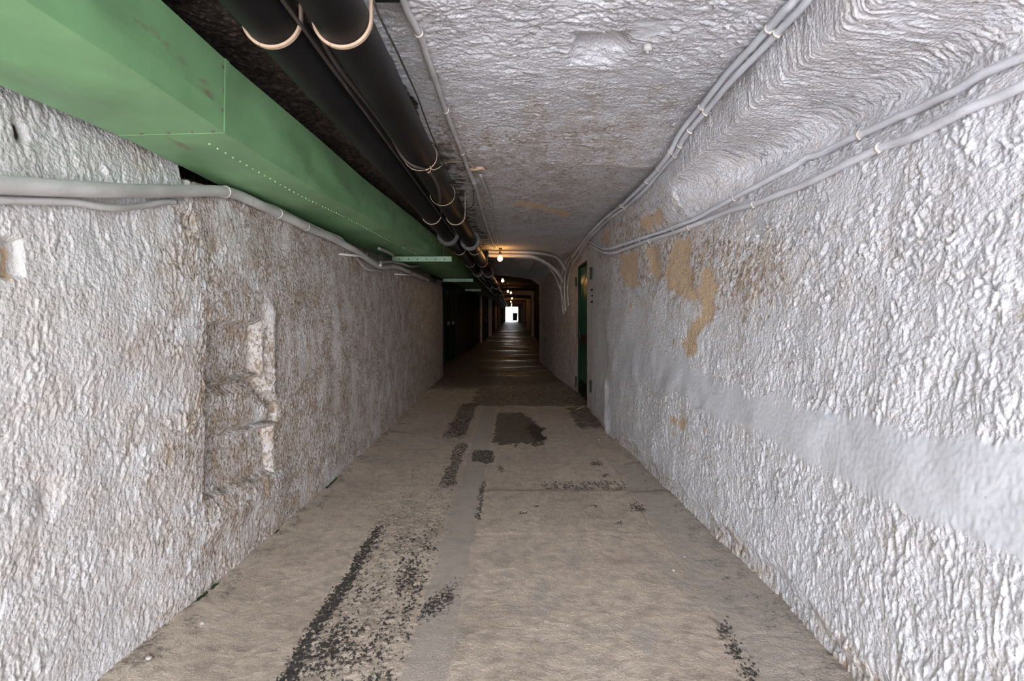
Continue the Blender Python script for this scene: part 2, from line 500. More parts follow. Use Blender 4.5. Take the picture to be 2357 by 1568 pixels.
def r_attr(P, Y, S, px, py):
    zr = P[..., 2] - Z0
    wx = fbm(Y * 9, S * 9, 3, 3) * 16; wy = fbm(Y * 9 + 50, S * 9, 8, 3) * 16
    tan = np.zeros_like(Y)
    for p in TAN: tan = np.maximum(tan, inpoly(px + wx, py + wy * 1.3, p))
    tan = np.where(Y > 1.2, tan, 0)
    tg = np.where(Y > 1.2, .26 * np.exp(-(((px - 1585) / 85) ** 2 + ((py - 640) / 130) ** 2)) + .2 * np.exp(-(((px - 1450) / 70) ** 2 + ((py - 560) / 70) ** 2)), 0)
    base = sstep(-1.20, -1.36, zr + fbm(Y * 3, S * 3, 44, 3) * .2)
    sm = inpoly(px + wx * 1.6, py + wy * 2.2, BAND) * (Y > 1.2)
    sm = np.maximum(sm, ((Y > 6.85 + fbm(S * 5, Y * 0, 2, 2) * .05) & (Y < 7.75)).astype(float))
    sm = np.maximum(sm, ((Y > 9.0) & (Y < 10.1)).astype(float) * .7)
    sm = blur(sm, 2)
    d = np.exp(-(((px - 1680) / 190) ** 2 + ((py - 620) / 110) ** 2)) * .85 + np.exp(-(((px - 1450) / 110) ** 2 + ((py - 560) / 130) ** 2)) * .7
    d = np.where(Y > 1.2, d, 0)
    d = d + .30 + .3 * fbm(Y * 1.5, S * 1.5, 12, 3) + .55 * base + .8 * sstep(7.5, 10.5, Y)  # last term paints the dimness deep in the tunnel over the grime
    d *= 1 - .8 * sm * (Y < 7)
    spot = sstep(.45, .62, fbm(Y * 6, S * 6, 61, 3)) * .6
    return dict(tan=np.clip(blur(tan, 12) * .95 + tg + .75 * ring_glow(Y), 0, 1), dirt_gloom=np.clip(d + spot * (1 - sm), 0, 1), dark=np.where(Y < 15, .40 * sstep(9.5, 14, Y), far_gloom(Y)), moss=np.zeros_like(Y), sm=sm)  # dark holds painted gloom deep in, tan also the glow on frame fronts
def r_disp(P, Y, S, px, py, A):
    zr = P[..., 2] - Z0
    lo = lumps(Y, S, 46, 20, 101); up = lumps(Y, S, 33, 33, 131)
    k = sstep(-.3, .25, zr + fbm(Y * 2, S * 2, 71, 2) * .3)
    # tool marks on the ledge run across the tunnel, on the strip above they run upright
    led = lumps(Y, S, 62, 9, 151, .2)
    L = sstep(.90, .97, zr) * (1 - sstep(3.6, 4.2, Y))
    h = (lo * (1 - k) + up * k) * (1 - L) + led * L
    amp = (.0145 * (1 - k) + .0168 * k) * (1 - .35 * L)
    amp = amp * (1 - .95 * A['sm']) * (1 - .75 * A['tan']) * (1 - .35 * sstep(3.6, 5.4, Y)) * (.25 + .75 * (1 - sstep(14, 16, Y)))
    rec = (Y > 7.7) & (Y < 9.05) & (zr < .86)
    h = h * amp + fbm(Y * 2.6, S * 2.6, 81, 3) * .016 - A['tan'] * .006 + .004 * A['sm'] + fbm(Y * 55, S * 55, 90, 2) * .0018
    return np.where(rec, h * .1, h)
wall_right = loft('wall_right', RK, 480, M['plaster_right'], r_mod, r_disp, r_attr, soften=14, extra=(7.751, 8.999, 9.001) + RCOL)
tag(wall_right, 'whitewashed roughcast wall with two cables and tan bare patches by the green plank door', 'wall', kind='structure')

# ---- left wall
def lk(y, a, b, c, d, e, zt=1.3, zc=.56, zd=.70): return (y, [(a, -1.47), (b, 0), (c, zc), (d, zd), (e, zt)])
def lu(y, x, zt=1.5): return lk(y, x, x, x, x, x, zt)
LK = [lk(MOUTH, -1.56, -1.52, -1.56, -1.575, -1.60), lk(2.0, -1.555, -1.51, -1.55, -1.575, -1.61), lk(2.42, -1.52, -1.50, -1.55, -1.58, -1.62), lk(2.47, -1.517, -1.50, -1.55, -1.80, -1.84, 1.3, .65, .672), lk(2.6, -1.515, -1.50, -1.55, -1.80, -1.84, 1.3, .65, .672), lk(4.0, -1.475, -1.48, -1.54, -1.80, -1.84, 1.3, .65, .672),
      lk(6.3, -1.48, -1.49, -1.55, -1.80, -1.84, 1.3, .61, .65), lk(10, -1.53, -1.53, -1.56, -1.82, -1.84, 1.3, .61, .65), lk(11.5, -1.55, -1.55, -1.57, -1.82, -1.84, 1.3, .61, .65), lu(11.52, -2.06), lu(13.6, -2.0),
      lu(13.8, -1.90), lu(15.5, -1.78), lu(15.55, -1.69), lu(19, -1.60), lu(24.9, -1.60), lu(25, -1.46), lu(26.5, -1.46), lu(28.3, -1.46), lu(31.5, -1.46), lu(31.55, -1.24), lu(33, -1.24),
      lu(33.05, -1.5), lu(45, -1.5), lu(45.05, -1.3), lu(47, -1.3), lu(47.05, -1.46), lu(55, -1.46), lu(55.05, -1.28), lu(57, -1.28), lu(57.05, -1.4), lu(80, -1.4), lu(80.05, -1.18), lu(82, -1.18), lu(82.1, -1.16), lu(95, -1.16)]
def box2(Y, Z, y0, y1, z0, z1, sy0, sy1, sz0, sz1):
    return sstep(y0, y0 + sy0, Y) * (1 - sstep(y1 - sy1, y1, Y)) * sstep(z0, z0 + sz0, Z) * (1 - sstep(z1 - sz1, z1, Z))
def l_mod(P, Y, S):
    zr = P[..., 2] - Z0
    n = fbm(Y * 7, zr * 7, 201, 3) * .022; n2 = fbm(Y * 7 + 20, zr * 7, 207, 3) * .022
    y = Y + n; z = zr + n2
    up = .06 * (Y - 2.53) / .7
    c1 = box2(y, z, 2.515, 3.06, -.365, -.035, .02, .03, .02, .035)
    yr = 3.05 + .22 * np.clip((-.37 - z) / .22, 0, 1)
    c2 = sstep(2.515, 2.535, y) * (1 - sstep(yr - .03, yr, y)) * sstep(-.66, -.64, z + up * .4) * (1 - sstep(-.385, -.355, z))
    c3 = box2(y, z + up * 1.2, 2.515, 3.20, -.93, -.625, .02, .035, .03, .02)
    c2i = sstep(2.515, 2.55, y) * (1 - sstep(yr - .13, yr - .06, y)) * sstep(-.655, -.60, z + up * .4) * (1 - sstep(-.44, -.385, z))
    d = np.maximum(np.maximum(c1 * .066, c2 * .07 - c2i * .045), c3 * (.045 + .02 * sstep(-.9, -.65, z)))
    d = d + .03 * np.exp(-((y - 2.52) / .03) ** 2) * 0
    # small square pocket nearer the mouth, drill hole and chipped spots
    d = np.maximum(d, .022 * box2(Y, zr, 1.525, 1.60, .10, .245, .008, .015, .02, .03))
    d = np.maximum(d, .016 * box2(Y, zr, 2.33, 2.48, .40, .50, .02, .03, .02, .03))
    d = np.maximum(d, .05 * np.exp(-(((Y - 1.62) / .018) ** 2 + ((zr - .575) / .028) ** 2)))
    d = np.maximum(d, .02 * np.exp(-(((y - 1.69) / .05) ** 2 + ((z + .60) / .05) ** 2)))
    # lower ledge below the niche swells out
    d = d - .035 * np.exp(-((z + 1.06) / .09) ** 2) * sstep(2.4, 2.7, y) * (1 - sstep(3.2, 3.5, y))
    P[..., 0] -= d
    P[..., 0] += .03 * np.exp(-((y - 3.16) / .05) ** 2) * sstep(-.75, -.4, z) * (1 - sstep(.0, .15, z))
    return P
def l_attr(P, Y, S, px, py):
    zr = P[..., 2] - Z0
    n = fbm(Y * 5, S * 5, 221, 3)
    d = .30 + .72 * sstep(1.75, 2.7, Y) + .35 * fbm(Y * 1.8, S * 1.2, 222, 3) + .2 * fbm(Y * 7, S * 1.2, 223, 3)
    d += .45 * np.clip(fbm(Y * 4.5, S * 3.0, 226, 4) * 2.2, -1, 1) * sstep(1.7, 2.4, Y) + .25 * sstep(6, 9, Y)  # last term: deeper-in dimness painted as extra brown
    d -= .25 * sstep(.3, .5, fbm(Y * 3.1, S * 3.1, 229, 3)) + .15 * (zr > .1) * (1 - sstep(2.5, 3.5, Y))
    d += .25 * box2(Y, zr, 2.4, 3.3, -1.05, 0, .1, .2, .1, .1)
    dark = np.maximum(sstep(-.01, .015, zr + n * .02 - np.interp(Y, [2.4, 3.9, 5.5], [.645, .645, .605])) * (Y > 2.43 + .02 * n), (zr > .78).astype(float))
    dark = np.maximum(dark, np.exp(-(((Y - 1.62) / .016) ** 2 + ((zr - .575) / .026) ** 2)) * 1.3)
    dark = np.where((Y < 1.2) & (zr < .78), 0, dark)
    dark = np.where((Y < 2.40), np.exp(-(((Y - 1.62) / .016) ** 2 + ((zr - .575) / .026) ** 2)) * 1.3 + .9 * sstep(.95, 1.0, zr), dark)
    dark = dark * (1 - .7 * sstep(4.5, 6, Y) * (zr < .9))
    dark = np.where(Y > 15, np.maximum(far_gloom(Y), .3 * dark), np.maximum(dark, .42 * sstep(9, 13, Y)))  # growing gloom towards the far end painted into the rock
    tan = .75 * box2(Y, zr, 1.528, 1.572, .09, .22, .01, .01, .02, .03)
    tan = np.maximum(tan, .62 * box2(Y, zr, 3.05, 3.19, -.93, -.66, .03, .03, .05, .05) * (n > -.1))
    tan = np.maximum(tan, .6 * np.exp(-(((Y - 1.655) / .012) ** 2 + ((zr - .66) / .05) ** 2)))
    moss = sstep(-1.385, -1.4, zr + .0) * sstep(.1, .3, fbm(Y * 3, Y * 0, 240, 2)) * (Y > 2.2) * (Y < 5)
    return dict(tan=np.maximum(blur(tan, 1), .75 * ring_glow(Y)), dirt_gloom=np.clip(d, 0, 1), dark=np.clip(dark, 0, 1), moss=moss * .8)
def l_disp(P, Y, S, px, py, A):
    zr = P[..., 2] - Z0
    lo = lumps(Y, S, 46, 20, 251); up = lumps(Y, S + Y * .35, 36, 17, 261)
    k = sstep(-.1, .35, zr)
    k2 = sstep(2.3, 3.2, Y)
    fine = lumps(Y, S, 50, 36, 271)
    h = lo * (1 - k) + up * k
    h = h * (1 - .6 * k2) + fine * .6 * k2
    fl = sstep(.25, .45, fbm(Y * 2.3, S * 2.3, 281, 3))
    amp = (.0085 + .0085 * sstep(1.9, 2.6, Y)) * (1 - .5 * fl) * (1 - .4 * sstep(3.5, 6, Y)) * (.25 + .75 * (1 - sstep(14, 16, Y)))
    far = (Y > 11.4)
    h = h * amp + fbm(Y * 2.4, S * 2.4, 283, 3) * .015 * np.where(far, .4, 1) + fbm(Y * 60, S * 60, 290, 2) * .002
    return h
wall_left = loft('wall_left', LK, 480, M['plaster_left'], l_mod, l_disp, l_attr, soften=10, extra=RCOL)
tag(wall_left, 'dirty whitewashed rock wall with a three-step carved niche under the green duct', 'wall', kind='structure')

# ---- ceiling
def ck(y, z, xs=(-2.1, -.9, 0, .7, 1.36)): return (y, [(xs[i], z[i]) for i in range(5)])
def cu(y, z): return ck(y, (z - .02, z, z + .01, z, z - .06), (-2.2, -1, 0, 1, 1.9))
CK = [ck(MOUTH, (1.2, 1.18, 1.19, 1.2, 1.22)), ck(2.0, (1.2, 1.18, 1.19, 1.205, 1.225)), ck(3.1, (1.2, 1.17, 1.18, 1.205, 1.24)), ck(3.9, (1.18, 1.16, 1.15, 1.14, 1.105)),
      ck(6, (1.17, 1.15, 1.15, 1.15, 1.145)), ck(9, (1.15, 1.15, 1.15, 1.15, 1.14)), ck(12, (1.15, 1.13, 1.14, 1.12, .98)),
      ck(15.0, (1.15, 1.13, 1.11, 1.0, .74), (-2.2, -.9, -.2, .55, .95)), cu(15.05, 1.42), cu(31.5, 1.42), cu(31.55, 1.13), cu(33, 1.13), cu(33.05, 1.35),
      cu(45, 1.35), cu(45.05, 1.17), cu(47, 1.17), cu(47.05, 1.3), cu(55, 1.3), cu(55.05, 1.08), cu(57, 1.08), cu(57.05, 1.27), cu(80, 1.27), cu(80.05, 1.12), cu(82, 1.12), cu(82.1, 1.2), cu(95, 1.2)]
def c_mod(P, Y, S):
    X = P[..., 0]
    n = fbm(X * 9, Y * 9, 301, 3) * .03
    # chipped hollow
    d = .085 * sstep(2.19, 2.21, Y + n + .12 * np.abs(X - .37)) * (1 - sstep(2.27, 2.5, Y + n)) * sstep(.24, .33, X + n) * (1 - sstep(.42, .55, X + n))
    P[..., 2] += d
    # broken slab near the second bulb
    P[..., 2] -= .05 * sstep(10.2, 10.35, Y + .4 * np.abs(X - .3)) * (1 - sstep(12.0, 13.5, Y)) * sstep(-.1, .0, X - .1) * (1 - sstep(.45, .5, X))
    # rougher unfinished vault at the pipe side
    P[..., 2] += .03 * sstep(-.55, -.75, X) * fbm(X * 4, Y * 4, 305, 4)
    return P
def c_attr(P, Y, S, px, py):
    X = P[..., 0]
    n = fbm(X * 4, Y * 3, 311, 4)
    d = .08 + .78 * sstep(2.35, 3.4, Y + .5 * n - .25 * sstep(.3, -.3, X)) * (1 - .75 * sstep(6.2, 7.5, Y + n)) + .22 * n
    d -= .25 * sstep(.5, 1.1, X)
    d += .35 * np.exp(-((X + .42) / .12) ** 2) * (Y > 1.5)
    d += .35 * sstep(8.5, 10, Y)  # dimness past the first bulb painted as extra brown
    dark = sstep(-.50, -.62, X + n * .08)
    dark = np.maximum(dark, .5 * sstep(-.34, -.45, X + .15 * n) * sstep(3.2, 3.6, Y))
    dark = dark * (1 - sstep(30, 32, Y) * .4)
    dark = np.where(Y > 15.02, far_gloom(Y), dark)
    tan = inpoly(px + n * 10, py + n * 10, [(1175, 470), (1215, 462), (1312, 490), (1300, 499), (1240, 480)]) * (Y > 1.5) * .8
    sm = inpoly(px + n * 14, py + n * 14, [(1455, 50), (1490, 42), (1535, 50), (1545, 75), (1480, 95), (1452, 85)]) * (Y > 1.2)
    return dict(tan=np.maximum(blur(tan, 1), .75 * ring_glow(Y)), dirt_gloom=np.clip(d, 0, 1), dark=np.clip(dark, 0, 1), moss=np.zeros_like(Y), sm=blur(sm, 2))
def c_disp(P, Y, S, px, py, A):
    X = P[..., 0]
    # strokes run across the tunnel, turning oblique at the right
    sk = Y - .30 * np.clip(X - .1, 0, 2) ** 1.3
    a = lumps(sk, X, 46, 17, 321); b2 = lumps(sk, X, 56, 26, 331)
    k = sstep(2.3, 3.0, Y)
    h = a * (1 - k) + b2 * k
    amp = .0155 * (1 - .15 * k) * (1 - .4 * sstep(3.8, 6, Y)) * (1 - .9 * A['sm']) * (.3 + .7 * (1 - sstep(14, 16, Y)))
    return h * amp + fbm(X * 2.6, Y * 2.6, 341, 3) * .014 + fbm(X * 12, Y * 30, 347, 3) * .004 + fbm(X * 55, Y * 55, 350, 2) * .0018
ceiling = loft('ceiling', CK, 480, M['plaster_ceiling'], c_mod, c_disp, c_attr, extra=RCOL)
tag(ceiling, 'whitewashed rough rock ceiling with a chipped hollow, brown and grimy further in', 'ceiling', kind='structure')

# ---- floor
def fk(y, a, b2): return (y, [(a, -1.4), (0, -1.4), (b2, -1.4)])
FK = [fk(MOUTH, -1.75, 1.5), fk(11, -1.75, 1.5), fk(11.6, -2.2, 1.5), fk(16, -2.2, 1.5), fk(20, -1.8, 1.9), fk(95, -1.7, 1.9)]
def f_attr(P, Y, S, px, py):
    X = P[..., 0]
    n = fbm(X * 5, Y * 3, 401, 4); nn = fbm(X * 14, Y * 8, 405, 4); nq = fbm(X * 30, Y * 18, 409, 3)
    as_ = np.zeros_like(Y)
    xw = X + n * .05
    # worn tarmac showing through along the left wheel track
    as_ = np.maximum(as_, .86 * np.exp(-((xw + .86) / .05) ** 2) * (Y > 1.4) * (1 - sstep(3.2, 3.6, Y)))
    tr = sstep(-.93, -.88, xw) * (1 - sstep(-.46, -.38, xw))
    as_ = np.maximum(as_, tr * (.43 + .34 * nn + .2 * n) * (1 - .35 * sstep(3.0, 3.8, Y)) * (1 - sstep(5.0, 5.4, Y)))
    as_ = np.maximum(as_, .72 * np.exp(-(((X + .75) / .13) ** 2 + ((Y - 2.15) / .3) ** 2)))
    as_ = np.maximum(as_, .70 * np.exp(-(((X + .55) / .09) ** 2 + ((Y - 2.75) / .35) ** 2)))
    as_ = np.maximum(as_, .66 * box2(xw, Y + nn * .1, -.62, -.44, 4.0, 5.6, .05, .04, .2, .2))
    as_ = np.maximum(as_, .70 * box2(xw, Y + nn * .2, -.88, -.50, 5.2, 8.2, .15, .05, .8, .3))
    as_ = np.maximum(as_, .74 * box2(X + nn * .04, Y + nn * .1, -.40, -.16, 4.75, 5.25, .03, .03, .06, .06))
    as_ = np.maximum(as_, .62 * box2(X + nn * .04, Y + nn * .1, -.15, -.05, 4.5, 4.75, .03, .03, .05, .05))
    as_ = np.maximum(as_, .62 * box2(X + nn * .03, Y, -.27, -.20, 3.3, 4.4, .02, .02, .2, .2) * (n > -.15))
    as_ = np.maximum(as_, .95 * inpoly(px + nn * 14, py + nq * 9, [(1212, 985), (1225, 975), (1255, 985), (1245, 995), (1262, 1012), (1235, 1016), (1225, 1000)]) * (Y > 1.5))
    as_ = np.maximum(as_, .56 * box2(X + n * .1, Y + nn * .05, .1, 1.0, 4.05, 4.32, .2, .1, .03, .08) * (nn > -.2))
    as_ = np.maximum(as_, .60 * np.exp(-(((X + .355 - (Y - 2.48) * .35 + nn * .05) / .09) ** 2 + ((Y - 2.48 + nn * .1) / .24) ** 2) ** 1.4))
    for (a, b2, rx, ry) in ((1375, 1068, 20, 9), (1424, 1210, 14, 4), (1370, 1170, 13, 4), (1206, 1186, 11, 5), (1236, 1171, 9, 4), (1465, 1172, 24, 16), (1212, 1284, 4, 4), (1392, 1096, 9, 4), (1668, 1455, 20, 34), (1690, 1500, 30, 36), (1722, 1550, 34, 36)):
        as_ = np.maximum(as_, .68 * np.exp(-(((px + nn * 10 - a) / rx) ** 2 + ((py + nq * 6 - b2) / ry) ** 2) ** 1.5) * (Y > 1.5))
    gray = box2(X + n * .02, Y, -.44 , -.24, -4, 40, .03, .012, .1, 5)
    gray = np.maximum(gray, .8 * box2(X + n * .04, Y, .92, 1.7, -4, 6, .03, .1, .1, 2))
    gray = np.maximum(gray, .7 * box2(X + n * .05, Y, -.24, 1.0, -4, 3.2, .02, .1, .1, .02) * (.5 + n))
    wet_dark = .85 * box2(X + nn * .06, Y + nn * .35, -.22, .42, 5.4, 7.4, .02, .12, .12, .2) * (X < .12 + (7.4 - Y) * .22 + nn * .1)
    wet_dark = np.maximum(wet_dark, .55 * np.exp(-(((X + .355 - (Y - 2.48) * .35 + nn * .05) / .085) ** 2 + ((Y - 2.48 + nn * .1) / .22) ** 2) ** 1.4))
    wet_dark = np.maximum(wet_dark, .64 * sstep(7.72, 7.8, Y + n * .1) * sstep(-.75, -.6, X + n * .2) )
    wet_dark = np.maximum(wet_dark, .78 * sstep(8.0, 10.5, Y + n * .5))  # damp far floor, its colour also darkened to paint the gloom there
    wet_dark = np.where((Y > 31.3) & (Y < 32.4), .2, wet_dark)  # paler strip: lamplight on the floor at the frame, painted in
    wet_dark = np.maximum(wet_dark, .36 * sstep(-1.28, -1.42, X + n * .12))  # darker edge strips beside both walls
    wet_dark = np.maximum(wet_dark, .36 * sstep(.98, 1.12, X + n * .12) * (Y < 6))
    wet_dark = np.maximum(wet_dark, .66 * box2(X + nn * .1, Y, .75, 1.3, 5.9, 7.8, .1, .1, .5, .2))
    gloss = .1 + .75 * sstep(7, 13, Y + n) * (1 - .6 * sstep(40, 70, Y))
    lit = np.clip(sstep(-1.0, -1.35, X) + sstep(.75, 1.05, X), 0, 1) * (Y < 7)
    xl = np.interp(Y, [k[0] for k in LK], [k[1][0][0] for k in LK])
    moss = np.exp(-((X - xl - .01) / .02) ** 2) * sstep(.05, .25, fbm(Y * 3, Y * 0, 240, 2)) * (Y > 2.2) * (Y < 5)
    return dict(asph=np.clip(as_, 0, 1), gray=np.clip(gray, 0, 1), wet_dark=np.clip(wet_dark, 0, 1), gloss=gloss, litter=lit, moss=moss * .75)
def f_disp(P, Y, S, px, py, A):
    X = P[..., 0]
    h = fbm(X * 22, Y * 22, 421, 4) * .0042 + fbm(X * 1.4, Y * 1.4, 431, 3) * .012 + fbm(X * 70, Y * 70, 441, 2) * .0018
    h *= 1 - .55 * box2(X, Y, -.44, -.24, -4, 40, .03, .012, .1, 5)
    h -= sstep(.40, .7, A['asph']) * .005
    tr = sstep(-.93, -.88, X) * (1 - sstep(-.46, -.38, X)) * (Y < 6)
    h += tr * np.abs(fbm(X * 26, Y * 16, 451, 3)) * .012
    n = fbm(X * 5, Y * 3, 401, 4)
    h += .003 * (sstep(3.2, 3.215, Y + .01 * n)) * sstep(-.26, -.24, X)           # slab step
    h -= .006 * (sstep(4.02, 4.05, Y + .05 * n)) * sstep(-.26, -.24, X)
    h += .006 * sstep(-.245, -.235, X + .02 * n) * (Y < 4)
    h += .008 * sstep(.93, .90, X + .04 * n) * (Y < 6)
    h += .02 * sstep(-1.25, -1.55, X) * (Y < 10) + .012 * sstep(1.0, 1.25, X) * (Y < 7)
    h += np.sin(Y * 1.15 + .8 * np.sin(Y * .37)) * .012 * sstep(9, 14, Y) + .016 * sstep(10, 14, Y) * fbm(X * .7, Y * 2.5, 461, 2)
    return h
floor = loft('floor', FK, 480, M['floor'], None, f_disp, f_attr)
tag(floor, 'worn beige concrete tunnel floor with dark tarmac patches along the left track', 'floor', kind='structure')

bpy.context.view_layer.update()

# ------------------------------------------------------------------ measuring helpers
CAM = Vector((0, 0, EYE))
def ray(px, py): return Vector(((px - CX) / F, 1.0, (CY - py) / F))
def at(px, py, Y): return CAM + ray(px, py) * Y
def hit(o, px, py, off=0.0):
    """the point of a built surface seen at a photo pixel, lifted off it by off"""
    d = ray(px, py)
    dn = d.normalized()
    ok, loc, nor, _ = o.ray_cast(CAM, dn)
    if not ok: return None
    if nor.dot(dn) > 0: nor = -nor
    return loc + nor * off

def along(o, pts, off):
    """points that follow a surface, evened out so the run is not bumpy"""
    P = [hit(o, x, y, off) for x, y in pts]
    P = [p for p in P if p is not None]
    Q = []
    for i, p in enumerate(P):
        if 0 < i < len(P) - 1:
            mid = P[i - 1].lerp(P[i + 1], .5)
            n = p.lerp(mid, .25)
            Q.append(n)
        else: Q.append(p)
    return Q

SHELL = (wall_left, wall_right, ceiling)
TAKEN = []           # runs already laid: (points, radius)
def clear(S, r, shell=SHELL, pipes=False):
    """lifts a run off the rough rock (and off the pipes and earlier runs) so it rests on them"""
    S = [p.copy() for p in S]
    for it in range(14):
        for i, p in enumerate(S):
            for o in shell:
                ok, loc, nor, _ = o.closest_point_on_mesh(p)
                if not ok: continue
                dd = (p - loc).dot(nor)
                dist = (p - loc).length
                need = r + .0075
                if dd < 0 and dist < .15: p = loc + nor * need
                elif dist < need: p = p + (p - loc).normalized() * (need - dist)
            if pipes:
                for x in (-.764, -.540):
                    d = Vector((p.x - x, 0, p.z - (Z0 + .94))); l = d.length
                    if l < .086 + r + .002: p = p + d / max(l, 1e-6) * (.086 + r + .002 - l)
            if pipes:
                a, b2 = duct_corner(BL, p.y), duct_corner(BR, p.y)
                if a[0] - r < p.x < b2[0] + r:
                    zb = a[1] + (b2[1] - a[1]) * (p.x - a[0]) / (b2[0] - a[0]) - .014
                    if zb - r < p.z < zb + .2: p = Vector((p.x, p.y, zb - r))
            for (T, tr) in TAKEN:
                k = min(range(len(T)), key=lambda q: (T[q] - p).length_squared)
                a = T[max(0, k - 1)]; b2 = T[min(len(T) - 1, k + 1)]
                ab = b2 - a; t = max(0, min(1, (p - a).dot(ab) / max(ab.length_squared, 1e-9)))
                q = a + ab * t; d = p - q; l = d.length
                if 1e-6 < l < r + tr + .007: p = p + d / l * (r + tr + .007 - l)
            S[i] = p
        if it < 5:
            S = [S[0]] + [S[i] * .5 + (S[i - 1] + S[i + 1]) * .25 for i in range(1, len(S) - 1)] + [S[-1]]
    return S

def clip_mesh(pos, direc, r, nub):
    """a saddle clip round a cable with a nail block at one side"""
    m = MB()
    d = direc.normalized()
    a = [pos - d * .006, pos - d * .0055, pos + d * .0055, pos + d * .006]
    m.tube(a, [r + .0005, r + .0035, r + .0035, r + .0005], 14)
    if nub is not None:
        side = (nub - d * nub.dot(d)).normalized()
        m.tube([pos + side * r * .9, pos + side * (r + .0075)], .0065, 8)
    return m

def cable(name, pts, r, mat, label, cat='cable', group=None, clips=(), nub=None, clipmat='clip', sub=6, wob=0.0, n=12, part='sheath', pipes=True):
    S = clear(spline(pts, sub), r * (1 + wob), pipes=pipes)
    TAKEN.append((S, r * (1 + wob)))
    root = empty(name, S[0]); tag(root, label, cat, group)
    m = MB(); m.tube([p - S[0] for p in S], r, n, wob=wob)
    m.build(part, M[mat], root)
    for c in clips:
        # c: fraction along or a world point near the run
        if isinstance(c, float): i = int(c * (len(S) - 1))
        else: i = min(range(len(S)), key=lambda k: (S[k] - c).length)
        i = max(1, min(len(S) - 2, i))
        cm = clip_mesh(S[i] - S[0], S[i + 1] - S[i - 1], r, nub)
        cm.build('clip', M[clipmat], root)
    return root, S

# ------------------------------------------------------------------ green ventilation duct
DY = [MOUTH, 1.5, 2.0, 3.0, 4.0, 5.5, 7.27, 12, 17, 25, 31, 60]
BL = [(-1.49, .65), (-1.49, .665), (-1.515, .687), (-1.62, .704), (-1.69, .730), (-1.74, .755), (-1.76, .80), (-1.64, .82), (-1.52, .82), (-1.40, .83), (-1.19, .84), (-1.18, .84)]
BR = [(-1.08, .70), (-1.09, .70), (-1.109, .696), (-1.12, .708), (-1.15, .768), (-1.13, .785), (-1.08, .81), (-.99, .82), (-.98, .82), (-.97, .83), (-.95, .84), (-.95, .84)]
TR = [(-1.085, .98), (-1.095, .98), (-1.104, .979), (-1.115, 1.01), (-1.15, 1.048), (-1.10, 1.065), (-1.05, 1.075), (-.975, 1.06), (-.965, 1.05), (-.97, 1.06), (-.95, 1.07), (-.95, 1.05)]
def duct_corner(T, y): return np.interp(y, DY, [p[0] for p in T]), np.interp(y, DY, [p[1] for p in T]) + Z0
SEAMS = [MOUTH, .1, 2.0, 4.0, 5.9, 7.9, 9.9, 11.9, 14, 16, 20, 25, 31, 45, 60]
duct = empty('ventilation_duct', (-1.3, 2.0, 2.2))
tag(duct, 'long green sheet metal ventilation duct hung above the niche wall', 'duct')
def rect_loop(y, grow, K=9):
    bl, br, tr = duct_corner(BL, y), duct_corner(BR, y), duct_corner(TR, y)
    c = [(bl[0] - grow, bl[1] - grow), (br[0] + grow, br[1] - grow), (tr[0] + grow, tr[1] + grow), (bl[0] - grow, tr[1] + grow)]
    out = []
    for i in range(4):
        a, b2 = c[i], c[(i + 1) % 4]
        for k in range(K):
            t = k / K
            # soft folded edge
            out.append((a[0] + (b2[0] - a[0]) * t, a[1] + (b2[1] - a[1]) * t, i, t))
    return out
